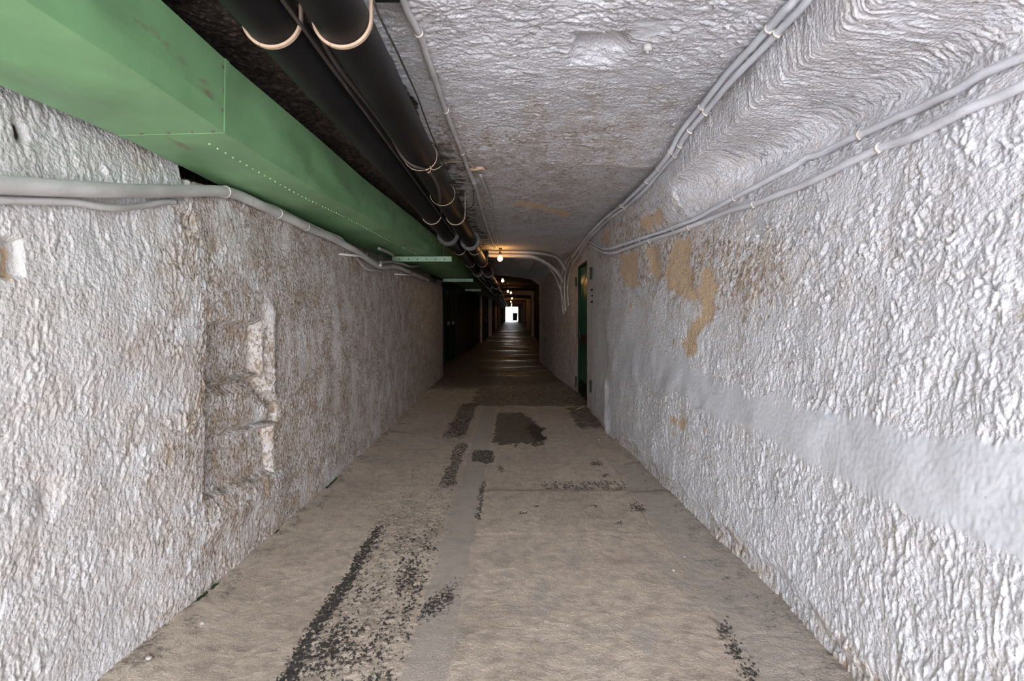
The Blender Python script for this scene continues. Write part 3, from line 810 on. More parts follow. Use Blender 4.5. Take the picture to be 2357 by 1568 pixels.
for si in range(len(SEAMS) - 1):
    y0, y1 = SEAMS[si], SEAMS[si + 1]
    nr = 28 if y1 < 13 else 4
    K = 10
    vs, fs = [], []
    for r in range(nr + 1):
        y = y0 + (y1 - y0) * r / nr
        for (x, z, side, t) in rect_loop(y, 0, K):
            e = math.sin(PI * t) * min(1, 4 * min(r, nr - r) / nr + .0)
            dn = float(gn(np.array([y * 2.3 + side * 7]), np.array([t * 1.7 + side * 3]), 500)[0]) * .016 * e
            sag = .006 * e
            if side == 0: z += dn - sag
            elif side == 1: x += dn
            vs.append((x + 1.3, y - 2.0, z - 2.2))
    n = 4 * K
    for r in range(nr):
        for k in range(n):
            fs.append((r * n + k, r * n + (k + 1) % n, (r + 1) * n + (k + 1) % n, (r + 1) * n + k))
    fs.append(tuple(range(n))); fs.append(tuple(nr * n + k for k in range(n)))
    m = MB(); m.add(vs, fs, False)
    nf = len(fs)
    if y1 < 9 and y0 >= 2:
        ys = np.arange(y0 + .06, y1 - .05, .062) if y0 >= 2 else []
        for y in ys:
            bl, br = duct_corner(BL, y), duct_corner(BR, y)
            t = .74 if y0 >= 2 else .45
            m.sphere((bl[0] + (br[0] - bl[0]) * t + 1.3, y - 2.0, bl[1] + (br[1] - bl[1]) * t - 2.2 - .0125), .0046 + .001 * random.random(), 8, 6)
    me = m.mesh('duct_section')
    sec = link_mesh('duct_section', me, M['green'], duct)
    me.materials.append(M['rivet'])
    for f in me.polygons[nf:]: f.material_index = 1
    if y1 < 20 and si > 0:
        # lapped joint strip at the start of the section
        m = MB(); vs = []; fs = []
        for yy, gr in ((y0 - .035, .0005), (y0 - .031, .0022), (y0 - .003, .0024), (y0, .0005)):
            for (x, z, side, t) in rect_loop(yy, gr, 6): vs.append((x + 1.3, yy - 2.0, z - 2.2))
        n = 24
        for r in range(3):
            for k in range(n): fs.append((r * n + k, r * n + (k + 1) % n, (r + 1) * n + (k + 1) % n, (r + 1) * n + k))
        m.add(vs, fs)
        m.build('joint_strip', M['green'], duct)
        # screws beside the joint, bottom and tunnel side
        for (T0, T1, side) in ((BL, BR, 0), (BR, TR, 1)):
            for t in ((.25, .5, .72, .92) if side == 0 else (.28, .55, .86)):
                a, b2 = duct_corner(T0, y0 - .05), duct_corner(T1, y0 - .05)
                x, z = a[0] + (b2[0] - a[0]) * t, a[1] + (b2[1] - a[1]) * t
                m = MB(); m.sphere((x + 1.3, y0 - .05 - 2.0, z - 2.2), .006, 8, 6)
                if y1 < 9: m.build('screw', M['bolt'], duct)

# support bars under the duct
def support_bar(y, x0, x1, label, rod=None):
    root = empty('duct_support_bar', ((x0 + x1) / 2, y, Z0 + .745)); tag(root, label, 'bracket', 'green bars carrying the duct')
    m = MB(); L = x1 - x0
    m.box((0, -.018, 0), (L, .005, .07), bev=.0015)
    m.box((0, 0, .0325), (L, .04, .005), bev=.0015)
    m.box((0, 0, -.0325), (L, .04, .005), bev=.0015)
    nf = len(m.f)
    for k in range(6):
        x = -L / 2 + L * (.13 + .15 * k)
        m.lathe([(.0, -.0235), (.008, -.0235), (.008, -.02)], (x, 0, -.004), 'Y', 10)
    o = m.build('channel', M['green_bar'], root); o.data.materials.append(M['slot'])
    for f in o.data.polygons[nf:]: f.material_index = 1
    if rod is not None:
        m = MB(); x = rod - (x0 + x1) / 2
        m.tube([(x, .005, .03), (x, .005, .38)], .006, 8)
        m.build('hanger_rod', M['black_iron'], root)
support_bar(7.0, -1.64, -.823, 'pale green drilled bar under the duct, at the tangle of grey cables', -.96)
support_bar(11.45, -1.54, -.872, 'second pale green bar under the duct, just before the dark recessed door', -.912)
support_bar(16.3, -1.50, -.99, 'dim third green bar under the duct, beyond the dark recessed door')

# ------------------------------------------------------------------ black pipes
PZ = Z0 + .94; PR = .086
PIPES = [(-.764, 'black', [-.2, 6.13, 11.4, 17.0, 22.6, 28.2], 'black iron pipe next to the green duct, with a bolted flange'),
         (-.540, 'black', [.1, 6.60, 11.7, 17.3, 22.9, 28.5], 'black iron pipe nearer the bulbs, with a thin cable looped on it')]
for (x, _, fl, lab) in PIPES:
    root = empty('water_pipe', (x, 2.0, PZ)); tag(root, lab, 'pipe', 'pair of black pipes under the ceiling')
    ends = [MOUTH] + fl + [60.0]
    for i in range(len(ends) - 1):
        a, b2 = ends[i], ends[i + 1]
        m = MB()
        prof = [(PR, a - 2)]
        if a < 20:
            prof += [(PR, a + .1 - 2), (PR + .006, a + .14 - 2), (PR + .006, a + .2 - 2), (PR, a + .22 - 2)]
        prof += [(PR, b2 - .28 - 2), (PR + .0, b2 - 2)]
        m.lathe(prof, n=40)
        m.build('pipe_section', M['black_pipe'], root)
    for i, y in enumerate(fl):
        m = MB(); R = .132
        m.lathe([(PR, -.024), (R - .004, -.024), (R, -.02), (R, -.002), (R - .003, 0), (R, .002), (R, .02), (R - .004, .024), (PR, .024)], (0, y - 2, 0), n=40, smooth=False)
        f = m.build('flange', M['flange'], root)
        if y > 0 and y < 13:
            for k in range(8):
                a = 2 * PI * (k + .5) / 8 + .2 * i
                bx, bz = math.cos(a) * .110, math.sin(a) * .110
                m = MB()
                m.lathe([(0, -.05), (.009, -.05), (.009, -.042), (.0165, -.042), (.0165, -.024)], (bx, y - 2, bz), n=6, smooth=False)
                m.build('bolt', M['bolt'], f)

ORD = ['first', 'second', 'third', 'fourth', 'fifth', 'sixth', 'seventh', 'eighth', 'ninth', 'tenth']
def strap_mesh(r, h, w=.03, t=.008):
    """U strap: under the pipe, both legs straight up to the ceiling"""
    m = MB()
    path = [(-r, h)] + [(-r * math.cos(a), -r * math.sin(a)) for a in np.linspace(0, PI, 25)] + [(r, h)]
    vs, fs = [], []
    for i, (x, z) in enumerate(path):
        a = path[max(0, i - 1)]; b2 = path[min(len(path) - 1, i + 1)]
        tx, tz = b2[0] - a[0], b2[1] - a[1]; l = math.hypot(tx, tz); nx, nz = tz / l, -tx / l
        for (o, yy) in ((0, -w / 2), (t, -w / 2), (t, w / 2), (0, w / 2)):
            vs.append((x + nx * o, yy, z + nz * o))
    n = 4
    for i in range(len(path) - 1):
        for k in range(n): fs.append((i * n + k, i * n + (k + 1) % n, (i + 1) * n + (k + 1) % n, (i + 1) * n + k))
    fs.append((0, 1, 2, 3)); e = (len(path) - 1) * n; fs.append((e, e + 1, e + 2, e + 3))
    m.add(vs, fs)
    return m
for (x, pn, ys) in ((-.764, 'next to the green duct', [1.63, 4.87, 7.42, 9.35, 11.05, 14.0, 18.5]), (-.540, 'nearer the bulbs', [1.63, 4.9, 7.42, 9.35, 11.0, 14.0, 18.5])):
    for i, y in enumerate(ys):
        big = i == 0
        root = empty('pipe_hanger', (x, y, PZ))
        tag(root, f'{"cream rusty" if i < 2 else "dull rusty"} U-strap hanging the black pipe {pn}, {ORD[i]} along it', 'bracket', f'straps on the pipe {pn}')
        strap_mesh(PR + .002, .235, .013 if big else .011, .0085 if big else .0065).build('strap', M['strap'] if i < 3 else M['strap_dark'], root)
        m = MB()
        m.box((0, 0, .236), (.205, .03, .012), bev=.002)
        m.build('ceiling_plate', M['black_iron'], root)

# wire ties, thin cables on and between the pipes
def tie(y, x, tilt, label, tail):
    root = empty('wire_tie', (x, y, PZ)); tag(root, label, 'wire', 'wire ties on the black pipe')
    m = MB(); pts = []
    for a in np.linspace(0, 2 * PI, 40):
        r = PR + .006 + (.012 if math.sin(a) < -.2 else 0) * abs(math.sin(a))
        pts.append((r * math.cos(a) * 1.03, tilt * math.sin(a) * .5 + tilt * .3 * math.cos(a), r * math.sin(a)))
    m.tube(pts, .0026, 6)
    m.build('loop', M['wire'], root)
    if tail:
        m = MB(); m.tube(spline([(.06, -.02, -.075), (.075, -.03, -.10), (.10, .0, -.085), (.12, .03, -.06)], 4), .0024, 6)
        m.tube(spline([(.06, -.02, -.075), (.065, -.04, -.11), (.05, -.05, -.125)], 4), .0024, 6)
        m.build('twisted_end', M['wire'], root)
tie(3.02, -.540, .05, 'tan wire twisted round the black pipe where the cross wire meets it', True)
tie(3.98, -.540, .03, 'plain tan wire loop on the black pipe at the end of the draped cable', False)

cable('thin_cable', [at(850, -30, 1.72), at(872, 35, 1.8), at(905, 100, 1.92), at(935, 165, 2.15), at(962, 225, 2.5), at(985, 290, 2.9), at(1010, 350, 3.4), at(1045, 430, 4.45), at(1073, 492, 5.9)], .004, 'cable_dusty',
      'thin frayed dark cable along the outer side of the black pipe nearer the bulbs', group='thin cables along the pipes')
cable('thin_cable', [at(700, 15, 1.60), at(727, 60, 1.69), at(775, 150, 1.90), at(835, 225, 2.22), at(880, 285, 2.52), at(925, 340, 2.85), at(975, 385, 2.98), at(1000, 410, 3.25), at(1011, 445, 3.7), at(1013, 465, 3.95)], .009, 'cable_dusty',
      'grey cable draped between the two black pipes and bent round under one', group='thin cables along the pipes')
cable('thin_cable', [(-.6705 + .001 * math.sin(y * 3), y, PZ - .022 + .001 * math.cos(y * 2)) for y in np.arange(0.3, 6.05, .57)], .007, 'cable_dusty',
      'straight brown cable lying on the black pipe next to the green duct', group='thin cables along the pipes')

# small iron fittings on the ceiling
root = empty('pipe_fixing', (-.455, 1.83, Z0 + 1.15)); tag(root, 'black iron fixing with a round bolt on the ceiling above the first cream strap', 'bracket')
m = MB(); m.box((0, 0, 0), (.10, .05, .05), bev=.004); m.build('plate', M['black_iron'], root)
m = MB(); m.lathe([(0, -.036), (.011, -.036), (.014, -.025)], (.02, 0, -.008), 'Y', 12); m.build('bolt', M['bolt'], root)
root = empty('pipe_fixing', (-.40, 7.3, Z0 + 1.10)); tag(root, 'dark iron plate on the ceiling beside the pipe flange', 'bracket')
m = MB(); m.box((0, 0, 0), (.10, .34, .02), bev=.004); m.build('plate', M['flange'], root)
m = MB(); m.lathe([(0, -.03), (.012, -.03), (.015, -.01)], (.0, -.1, 0), 'Z', 12); m.build('bolt', M['bolt'], root)
m = MB()
P = [at(1089, 437, 4.75), at(1090, 468, 4.75), at(1082, 479, 4.72), at(1075, 478, 4.7), at(1072, 492, 4.68)]
m.tube(spline([p - P[0] for p in P], 4), .004, 8)
o = m.build('hanger_rod', M['black_iron'], None, P[0]); tag(o, 'thin bent black rod from the ceiling to the second strap of the pipe', 'rod')

# ------------------------------------------------------------------ conduits and cables on the ceiling
pts = [(915, -60), (934, 0), (961, 53), (996, 149), (1022, 230), (1042, 287), (1063, 344), (1078, 383), (1091, 413), (1103, 459), (1114, 497), (1126, 536), (1139, 570)]
P = along(ceiling, pts, .013)
cable('ceiling_conduit', P, .0155, 'conduit', 'thick whitewashed conduit running along the ceiling right of the black pipes', 'conduit', clips=[hit(ceiling, *q, .016) for q in ((963, 60), (1025, 242), (1065, 347), (1091, 412), (1120, 520))], nub=None, sub=8)
pts = [(1105, 396), (1118, 428), (1131, 459), (1133, 480), (1135, 500), (1140, 528), (1145, 553), (1147, 574)]
P = along(ceiling, pts, .009)
cable('ceiling_conduit', P, .0105, 'conduit', 'short thinner conduit branching off beside the thick ceiling conduit', 'conduit', clips=[hit(ceiling, *q, .011) for q in ((1132, 464), (1143, 546))], sub=8)
p0 = hit(ceiling, 1101, 386, .012)
root = empty('saddle_clip', p0); tag(root, 'cream saddle bracket on the ceiling where the thin conduit begins', 'bracket')
m = MB(); m.box((0, 0, 0), (.10, .05, .028), Matrix.Rotation(-.35, 3, 'Z'), .006); m.build('body', M['strap'], root)
m = MB(); m.tube([(-.08, .03, .004), (-.045, .015, .0)], .012, 8); m.build('nozzle', M['strap'], root)
P = along(ceiling, [(952, 385), (985, 379), (1015, 373), (1040, 368), (1062, 366), (1080, 373), (1095, 383)], .006)
P = [Vector((-1.05, P[0].y + .12, P[0].z + .005))] + P
cable('cross_wire', P, .0055, 'wire', 'tan wire stretched across the ceiling above the pipes to the saddle bracket', 'wire')
p0 = hit(ceiling, 1490, 106, .0)
root = empty('ceiling_anchor', p0); tag(root, 'small whitewashed anchor stub on the ceiling near the chipped hollow', 'anchor')
m = MB(); m.lathe([(0, -.034), (.006, -.034), (.007, -.02), (.016, -.02), (.019, -.008), (.017, .012)], axis='Z', n=14); m.build('stub', M['conduit'], root)
m = MB(); m.sphere((.012, .0, -.012), .009, 10, 8); m.build('knob', M['clip'], root)

# corner cables
UA = [(1850, -45), (1820, 0), (1769, 59), (1702, 134), (1651, 198), (1614, 246), (1582, 284), (1558, 319), (1544, 348), (1515, 388), (1489, 417), (1458, 448), (1431, 473), (1399, 497), (1378, 516), (1358, 538), (1345, 553), (1333, 570), (1326, 581), (1317, 593)]
UB = [(1885, -45), (1855, 0), (1783, 72), (1721, 145), (1667, 204), (1622, 257), (1587, 300), (1563, 335), (1547, 356), (1525, 383), (1497, 416), (1465, 455), (1436, 477), (1414, 492), (1389, 516), (1366, 538), (1347, 562), (1336, 581), (1329, 592), (1320, 605)]
def corner_pts(L, dx, dz):
    """the corner where ceiling meets the wall, at the depth where the pixel's ray comes closest to it"""
    out = []
    for (x, y) in L:
        u, v = (x - CX) / F, (CY - y) / F
        Yd = (1.135 - dx) / u
        out.append(Vector((u * Yd, Yd, Z0 + v * Yd)))
    return out
def clip_at(S, q): 
    return min(S, key=lambda p: abs(CX + F * p.x / p.y - q[0]) + abs(CY - F * (p.z - Z0) / p.y - q[1]))
A = corner_pts(UA, .065, 0); B = corner_pts(UB, .042, 0)
cl = [(1773, 55), (1608, 250), (1545, 345), (1525, 380), (1492, 415), (1431, 473), (1400, 497), (1381, 515), (1356, 540)]
cable('corner_cable', A, .0165, 'cable_grey', 'grey cable in the ceiling corner, on the ceiling side of its pair', group='grey cables in the ceiling corner', clips=[clip_at(A, q) for q in cl], nub=Vector((.3, 0, -1)), sub=8)
cable('corner_cable', B, .0155, 'cable_grey', 'grey cable in the ceiling corner, on the wall side of its pair', group='grey cables in the ceiling corner', clips=[clip_at(B, q) for q in ((1783, 72), (1622, 257), (1583, 305), (1570, 325), (1547, 356), (1436, 480), (1391, 515), (1369, 535))], nub=Vector((.3, 0, -1)), sub=8)
# pair on the wall
UC = [(2440, 108), (2357, 148), (2230, 205), (2100, 268), (1990, 315), (1900, 362), (1800, 407), (1700, 459), (1620, 494), (1560, 519), (1480, 547), (1420, 570), (1400, 573), (1385, 570), (1370, 562), (1357, 553)]
UD = [(2440, 170), (2357, 207), (2230, 262), (2100, 325), (2045, 341), (1960, 382), (1850, 432), (1740, 470), (1680, 490), (1600, 522), (1500, 552), (1440, 575), (1410, 586), (1390, 580), (1374, 571), (1361, 562)]
C_ = along(wall_right, UC, .012); D_ = along(wall_right, UD, .012)
cable('sloping_cable', C_, .0155, 'cable_white', 'upper of the two whitewashed cables sloping along the roughcast wall', group='pair of cables on the wall', clips=[clip_at(C_, q) for q in ((1998, 320), (1702, 459), (1568, 516), (1470, 550))], nub=Vector((-.1, .1, -1)), sub=8, wob=.03)
cable('sloping_cable', D_, .0165, 'cable_white', 'lower of the two whitewashed cables sloping along the roughcast wall', group='pair of cables on the wall', clips=[clip_at(D_, q) for q in ((2050, 341), (1742, 470), (1594, 524), (1490, 556))], nub=Vector((-.1, .1, -1)), sub=8, wob=.03)

# cables crossing the ceiling by the first bulb and dropping down the wall
def yat(x): return 9.25 if x < 1235 else 9.25 + (x - 1235) / 66 * .95
E = [at(x, y, yat(x)) for x, y in ((1124, 577), (1144, 578), (1192, 580), (1239, 583), (1266, 586), (1281, 593), (1293, 607), (1301, 621))]
cable('crossing_cable', E, .028, 'cable_dim', 'grey cable crossing the ceiling at the first bulb, upper arc', group='cables crossing above the first bulb', sub=8)
E = [at(x, y, yat(x)) for x, y in ((1124, 586), (1150, 586), (1176, 586), (1207, 588), (1231, 593), (1255, 605), (1276, 620), (1289, 636), (1296, 650))]
cable('crossing_cable', E, .033, 'cable_dim', 'thicker grey cable crossing at the first bulb in the lower, wider arc', group='cables crossing above the first bulb', sub=8)
E = [at(x, y, yat(x) + .1) for x, y in ((1258, 607), (1263, 615), (1279, 639), (1290, 667), (1296, 687), (1298, 706))]
cable('drop_cable', E, .011, 'cable_dim', 'thinnest cable splitting off the lower arc and hanging down the wall', group='cables dropping down the wall', sub=8)
for L, r, lab in (([(1334, 572), (1325, 585), (1310, 594), (1300, 616), (1294, 642), (1294, 671), (1297, 700), (1300, 722)], .017, 'first dusty cable bending down the wall from the corner pair'),
                  ([(1338, 580), (1326, 590), (1313, 603), (1305, 624), (1302, 648), (1302, 675), (1303, 700), (1304, 716)], .015, 'second dusty cable bending down the wall, between its two neighbours'),
                  ([(1343, 588), (1332, 599), (1321, 612), (1313, 632), (1309, 652), (1309, 672), (1310, 690), (1311, 703)], .015, 'dusty cable bending down the wall closest to the green plank door')):
    P = along(wall_right, L, .02)
    cable('drop_cable', P, r, 'cable_dim', lab, group='cables dropping down the wall', clips=[.2, .35], sub=8)

# ------------------------------------------------------------------ conduit and cables on the left wall
def lw(px, py, off): 
    p = hit(wall_left, px, py, off)
    return p
def left_run(L, off):
    out = []
    for (x, y) in L:
        u, v = (x - CX) / F, (CY - y) / F
        X = -1.545 + off
        if x < 300: X = -1.52 + off
        Yd = X / u
        out.append(Vector((X, Yd, Z0 + v * Yd)))
    return out
Lm = [(-120, 418), (0, 425), (100, 431), (220, 437), (330, 440), (430, 440), (520, 441), (570, 459), (640, 492), (700, 523), (764, 550), (814, 577), (853, 603), (878, 616), (904, 613), (923, 618), (952, 631), (985, 645)]
P = left_run(Lm, .035)
rr = [.029] * len(spline(P, 8))
cable('lagged_conduit', P, .0285, 'conduit_left', 'thick whitewashed lagged conduit along the niche wall under the duct', 'conduit', clips=[clip_at(P, q) for q in ((520, 441), (640, 492), (730, 536))], nub=None, sub=8, wob=.02, n=18)
Pn = left_run([(-110, 446), (0, 453), (90, 455), (150, 460), (200, 471), (260, 479), (320, 476), (365, 464), (400, 450)], .018)
cable('sagging_cable', Pn, .0125, 'conduit_left', 'thin whitewashed cable sagging in a shallow loop below the lagged conduit', 'cable', group='loose cables by the lagged conduit')
Pn = left_run([(570, 452), (620, 473), (680, 503), (720, 521), (755, 538), (780, 545), (795, 560)], .02)
cable('sagging_cable', Pn, .013, 'cable_dim', 'grey cable squeezed between the lagged conduit and the duct edge', 'cable', group='loose cables by the lagged conduit')
Pn = left_run([(806, 582), (813, 590), (824, 604), (836, 616), (847, 622), (862, 622), (876, 619)], .02)
cable('sagging_cable', Pn, .014, 'cable_dim', 'grey cable looping below the lagged conduit at the white arm bracket', 'cable', group='loose cables by the lagged conduit')
Pn = left_run([(866, 610), (880, 605), (895, 603), (912, 605), (928, 608), (940, 613), (955, 614), (968, 610)], .05)
cable('sagging_cable', Pn, .016, 'cable_dim', 'grey cable humped above the conduit end below the first green bar', 'cable', group='loose cables by the lagged conduit')
Pn = left_run([(872, 570), (885, 576), (898, 583), (906, 588)], .03)
cable('sagging_cable', Pn, .018, 'cable_dim', 'short grey cable end showing just above the first green bar', 'cable', group='loose cables by the lagged conduit')
for L, lab in (([(804, 585), (822, 589), (841, 594), (846, 583)], 'rusty white arm bracket holding the lagged conduit at the hanging loop'), ([(924, 631), (934, 633), (944, 634), (947, 626)], 'rusty white arm bracket at the far end of the lagged conduit')):
    P = left_run(L, .10); P[0].x -= .09
    m = MB(); m.tube([p - P[0] for p in P], .0095, 8)
    o = m.build('arm_bracket', M['clip'], None, P[0]); tag(o, lab, 'bracket', 'arm brackets on the niche wall')

# ------------------------------------------------------------------ bulbs
LAMPS = [(1151, 595, 8.95), (1157, 646, 16.2), (1169, 671, 24.3), (1176, 674, 28.0), (1178.5, 687, 36), (1176, 695, 44), (1177.5, 700.5, 53), (1177, 705, 64), (1176, 708, 76)]
LLAB = ['first lit bulb on the ceiling, under the crossing cables', 'second lit bulb, hanging where the ceiling drops to a lip', 'third lit bulb, left one of the two almost touching', 'fourth lit bulb, right one of the two almost touching',
        'fifth lit bulb, alone below the touching pair', 'sixth lit bulb, above a small seventh one', 'seventh lit bulb, tiny, below the sixth', 'eighth lit bulb, tiny, just above the bright tunnel mouth', 'ninth lit bulb, overlapping the top of the bright tunnel mouth']
for (px, py, y), lab in zip(LAMPS, LLAB):
    p = at(px, py, y)
    zc = None
    ok, loc, nor, _ = ceiling.ray_cast(p + Vector((0, 0, .0)), Vector((0, 0, 1)))
    up = (loc.z - p.z) if ok else .15
    root = empty('ceiling_bulb', p); tag(root, lab, 'lamp', 'lit bulbs along the tunnel ceiling')
    m = MB()
    m.lathe([(.044 * math.sin(a), -.006 - .044 * math.cos(a)) for a in np.linspace(0, 2.75, 14)] + [(.015, .06)], axis='Z', n=20)
    m.build('bulb', M['bulb'], root)
    m = MB()
    m.lathe([(.0, .056), (.02, .056), (.023, .07), (.023, .105), (.012, .115), (.006, .12), (.005, max(.125, up - .03)), (.035, max(.13, up - .03)), (.038, max(.15, up + .005)), (0, max(.15, up + .005))], axis='Z', n=18)
    m.build('lamp_holder', M['porcelain'], root)

# ------------------------------------------------------------------ doors
# green plank door in the wall by the cables
d1 = empty('door_1', (1.205, 8.375, 0)); tag(d1, 'bottle green plank door with a brown lock rail, set in the roughcast wall', 'door', kind='structure')
W, H = 1.22, 2.21
m = MB()
for k in range(10):
    yk = -W / 2 + W * (k + .5) / 10
    m.box((0, yk, H / 2), (.03, W / 10 - .006, H - .06), bev=.004)
m.box((.012, 0, H / 2), (.015, W - .01, H - .08))
m.build('planks', M['door_green'], d1)
m = MB(); m.box((-.02, 0, .98), (.02, W - .02, .17), bev=.004); m.build('lock_rail', M['door_brown'], d1)
m = MB(); m.box((-.02, 0, .14), (.014, W - .02, .24), bev=.004); m.build('kick_board', M['door_dark'], d1)
m = MB()
for s in (-1, 1): m.box((-.01, s * (W / 2 + .005), H / 2), (.07, .03, H), bev=.004)
m.box((-.01, 0, H + .0), (.07, W + .04, .03), bev=.004)
m.build('frame', M['door_dark'], d1)
m = MB(); m.tube(spline([(-.03, .5, 1.02), (-.07, .5, 1.02), (-.075, .44, 1.02), (-.075, .40, 1.02)], 4), .009, 8)
m.box((-.033, .5, 1.02), (.008, .035, .12), bev=.002); m.build('handle', M['black_iron'], d1)
# brackets beside it
for (y, z, h, lab) in ((7.25, Z0 + .57, .17, 'small dark green bracket beside the green door, high up, towards the tan patches'), (7.25, Z0 - 1.03, .17, 'small dark green bracket beside the green door, low down, towards the tan patches'),
                       (9.22, Z0 + .57, .17, 'small dark green bracket on the far side of the green door, high up'), (9.22, Z0 - 1.22, .17, 'small dark green bracket on the far side of the green door, low down')):
    xw = np.interp(y, [k[0] for k in RK], [k[1][0][0] for k in RK])
    m = MB(); m.box((0, 0, 0), (.03, .075, h), bev=.004)
    for q in (-.055, .055): m.sphere((-.016, 0, q), .008, 8, 6)
    o = m.build('door_bracket', M['bracket_green'], None, (xw - .012, y, z)); tag(o, lab, 'bracket', 'dark green brackets beside the green door')
root = empty('vent_slots', (1.128, 7.22, Z0 + .25)); tag(root, 'three short rows of small dark slots in the smooth plaster beside the green door', 'vent')
for r in range(3):
    for k in range(3):
        if (r, k) in ((1, 2),): continue
        m = MB(); m.box((0, -.075 + .075 * k, .085 - .085 * r), (.012, .042, .028), bev=.002)
        m.build('slot', M['slot'], root)

# dark double door in the recess
p0 = Vector((-1.845, 13.75, 0)); p1 = Vector((-1.715, 15.5, 0)); dv = p1 - p0; ang = math.atan2(dv.y, dv.x); W = dv.length
d2 = empty('door_2', p0 + dv * .5, (0, 0, ang)); tag(d2, 'dark green and brown recessed door with pale sign plates beneath the duct', 'door', kind='structure')
H = 2.2
for s, nm in ((-1, 'a'), (1, 'b')):
    m = MB(); c = s * W / 4
    m.box((c, 0, H / 2), (W / 2 - .06, .035, H - .1), bev=.004)
    leaf = m.build('door_leaf', M['door_dark'], d2)
    m = MB(); m.box((c, -.02, 1.62), (W / 2 - .34, .012, .85), bev=.004); m.build('upper_panel', M['door_panel'], leaf)
    m = MB(); m.box((c, -.02, .55), (W / 2 - .34, .012, .75), bev=.004); m.build('lower_panel', M['door_dark'], leaf)
    m = MB(); m.box((c + (.12 if s < 0 else -.06), -.03, 1.13), (.30 if s < 0 else .34, .006, .10)); m.build('sign_plate', M['plate'], leaf)
m = MB()
for s in (-1, 1): m.box((s * (W / 2 - .02), 0, H / 2), (.07, .09, H), bev=.005)
m.box((0, 0, H - .02), (W, .09, .07), bev=.005)
m.build('frame', M['door_dark'], d2)
# pale metal doors far along the left
for i, (y, x, w, lab) in enumerate(((27.4, -1.43, 1.2, 'narrow pale metal door far down the tunnel past the first lit frame edge'), (39, -1.47, 1.2, 'second pale metal door far down the tunnel, a thin sliver of light'),
                                    (62, -1.37, 1.3, 'pale metal door shining just left of the bright mouth, outermost glint'), (73, -1.37, 1.3, 'last pale metal door glinting beside the bright tunnel mouth'))):
    d = empty(f'door_{i + 3}', (x, y, 0)); tag(d, lab, 'door', kind='structure')
    m = MB(); m.box((0, 0, 1.05), (.04, w, 2.1), bev=.004); m.build('leaf', M['door_metal'], d)
    m = MB()
    for s in (-1, 1): m.box((.01, s * (w / 2 + .03), 1.08), (.09, .06, 2.16), bev=.004)
    m.box((.01, 0, 2.14), (.09, w + .12, .06), bev=.004); m.build('frame', M['door_dark'], d)
    m = MB(); m.tube([(.03, w * .38, .95), (.03, w * .38, 1.1)], .012, 8); m.build('handle', M['plate'], d)

# ------------------------------------------------------------------ far mouth
root = empty('waste_bin', (.56, 93.5, 0)); root.scale = (1.1, 1, 1.1)
tag(root, 'dark upright bin with a green lid standing in the bright far tunnel mouth', 'bin')
m = MB()
vs = [(-.38, -.3, .1), (.38, -.3, .1), (.38, .3, .1), (-.38, .3, .1), (-.43, -.38, 1.36), (.43, -.38, 1.36), (.43, .38, 1.36), (-.43, .38, 1.36)]
m.add(vs, [(0, 1, 2, 3), (4, 5, 6, 7), (0, 1, 5, 4), (1, 2, 6, 5), (2, 3, 7, 6), (3, 0, 4, 7)])
m.box((0, -.385, 1.33), (.88, .03, .05), bev=.005)
m.build('body', M['bin'], root)
m = MB(); m.box((0, 0, 1.40), (.90, .82, .07), bev=.02); m.box((0, .4, 1.42), (.5, .06, .04), bev=.01); m.build('lid', M['bin_lid'], root)
for s in (-1, 1):
    m = MB(); m.lathe([(0, -.03), (.09, -.03), (.1, -.02), (.1, .02), (.09, .03), (0, .03)], (s * .36, .2, .1), 'X', 20); m.build('wheel', M['black_iron'], root)
for s in (-1, 1):
    m = MB(); m.box((s * .3, -.2, .05), (.06, .06, .1), bev=.01); m.build('foot', M['bin'], root)

for (y0, y1, nm, lab) in ((95, 125, 'ground', 'bright paving outside the far tunnel mouth'), (-25, MOUTH, 'ground', 'paving outside the near tunnel mouth')):
    me = mesh_from('ground', [(-9, y0, -.01), (9, y0, -.01), (9, y1, -.01), (-9, y1, -.01)], [(0, 1, 2, 3)])
    o = link_mesh(nm, me, M['outdoor']); tag(o, lab, 'ground', kind='structure')

# ------------------------------------------------------------------ litter on the floor
def pebble(px, py, r, lab):
    p = hit(floor, px, py, 0)
    m = MB(); m.sphere((0, 0, 0), r, 12, 8, (1.2, 1, .7))
    m.v = [(x * (1 + .15 * random.uniform(-1, 1)), y * (1 + .15 * random.uniform(-1, 1)), z) for x, y, z in m.v]
    o = m.build('pebble', M['stone'], None, p + Vector((0, 0, r * .55))); tag(o, lab, 'pebble', 'pebbles on the floor')
pebble(1550, 1315, .0085, 'pale pebble alone on the brown floor, midway along the roughcast wall')
pebble(1378, 1013, .011, 'tiny white pebble on the floor near the roughcast wall foot, short of the door')
pebble(466, 1437, .009, 'flat grey pebble on the floor close below the niche wall')
pebble(343, 1518, .010, 'whitish chip on the floor in the dusty strip by the niche wall, largest one')
pebble(1575, 1283, .006, 'small chip on the dusty strip at the foot of the roughcast wall')
P = [hit(floor, x, y, .006) for x, y in ((1327, 943), (1333, 941), (1339, 938), (1345, 934))]
m = MB(); m.tube(spline([p - P[0] for p in P], 4), .006, 6)
o = m.build('straw', M['straw'], None, P[0]); tag(o, 'pale straw lying on the floor before the green plank door', 'straw')

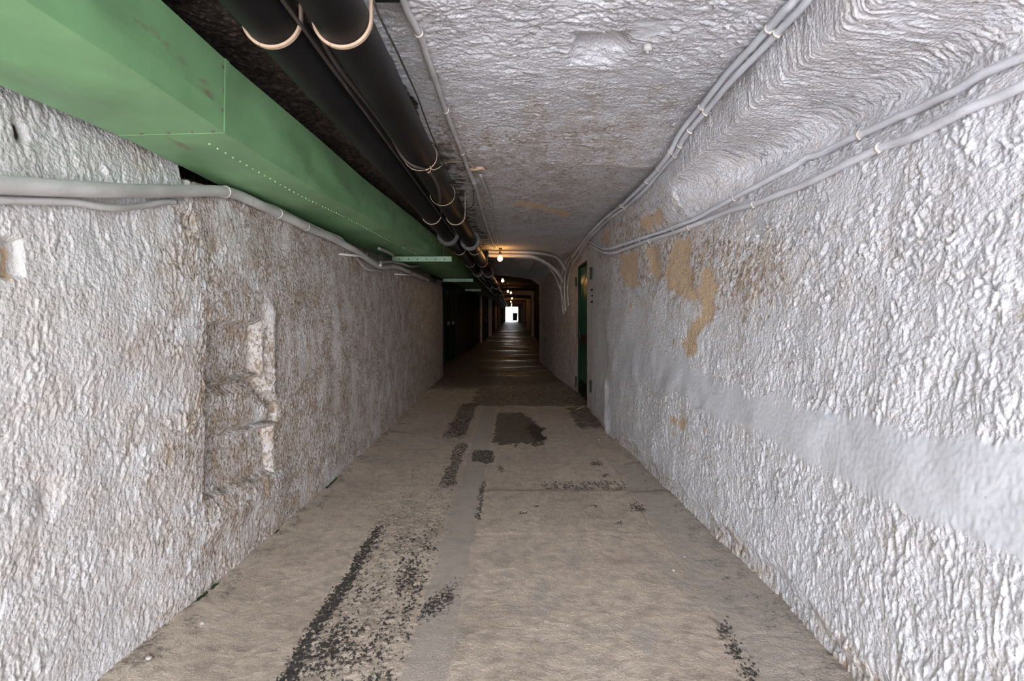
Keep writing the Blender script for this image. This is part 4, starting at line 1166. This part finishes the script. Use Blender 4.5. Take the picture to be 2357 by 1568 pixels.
# ------------------------------------------------------------------ light, world, camera
w = bpy.data.worlds.new('daylight'); sc.world = w; w.use_nodes = True
nt = w.node_tree
for n in list(nt.nodes): nt.nodes.remove(n)
out = nt.nodes.new('ShaderNodeOutputWorld'); bg = nt.nodes.new('ShaderNodeBackground')
tc = nt.nodes.new('ShaderNodeTexCoord'); sx = nt.nodes.new('ShaderNodeSeparateXYZ'); mr = nt.nodes.new('ShaderNodeMapRange')
mr.inputs['From Min'].default_value = -.15; mr.inputs['From Max'].default_value = .35
mx = nt.nodes.new('ShaderNodeMix'); mx.data_type = 'RGBA'
mx.inputs[6].default_value = (.95, .93, .92, 1); mx.inputs[7].default_value = (1.42, 1.50, 1.70, 1)
nt.links.new(tc.outputs['Generated'], sx.inputs[0]); nt.links.new(sx.outputs['Z'], mr.inputs['Value'])
nt.links.new(mr.outputs[0], mx.inputs[0]); nt.links.new(mx.outputs[2], bg.inputs['Color'])
bg.inputs['Strength'].default_value = 1.0
nt.links.new(bg.outputs[0], out.inputs[0])

sun = bpy.data.lights.new('sun', 'SUN'); sun.energy = 5.5; sun.angle = .01; sun.color = (.97, .97, 1)
o = bpy.data.objects.new('sun', sun); COL.objects.link(o); o.location = (3, 20, 30)
o.rotation_euler = Vector((-.25, -.55, -.80)).to_track_quat('-Z', 'Y').to_euler()   # over the rock, towards the near yard

for (y, rx) in ((MOUTH, PI / 2), (95.0, -PI / 2)):
    l = bpy.data.lights.new('mouth_portal', 'AREA'); l.shape = 'RECTANGLE'; l.size = 3.3; l.size_y = 2.7
    l.cycles.is_portal = True
    o = bpy.data.objects.new('mouth_portal', l); COL.objects.link(o)
    o.location = (-.05, y, 1.32); o.rotation_euler = (rx, 0, 0)

cam = bpy.data.cameras.new('camera'); co = bpy.data.objects.new('camera', cam); COL.objects.link(co)
co.location = CAM; co.rotation_euler = (PI / 2, 0, 0)
cam.sensor_fit = 'HORIZONTAL'; cam.sensor_width = 36; cam.lens = 18.0
cam.shift_y = -(784 - CY) / 2357.0
cam.clip_end = 400
cam.dof.use_dof = True; cam.dof.focus_distance = 4.3; cam.dof.aperture_fstop = 4.2
sc.camera = co
vs_ = sc.view_settings
vs_.view_transform = 'Standard'; vs_.look = 'None'; vs_.gamma = 1.0; vs_.exposure = 3.86
try: vs_.use_curve_mapping = False
except Exception: pass
sc.display_settings.display_device = 'sRGB'
sc.cycles.max_bounces = 6; sc.cycles.diffuse_bounces = 4; sc.cycles.glossy_bounces = 2; sc.cycles.transmission_bounces = 0
sc.cycles.use_adaptive_sampling = True; sc.cycles.adaptive_threshold = .1
sc.cycles.caustics_reflective = False; sc.cycles.caustics_refractive = False
sc.cycles.use_denoising = True
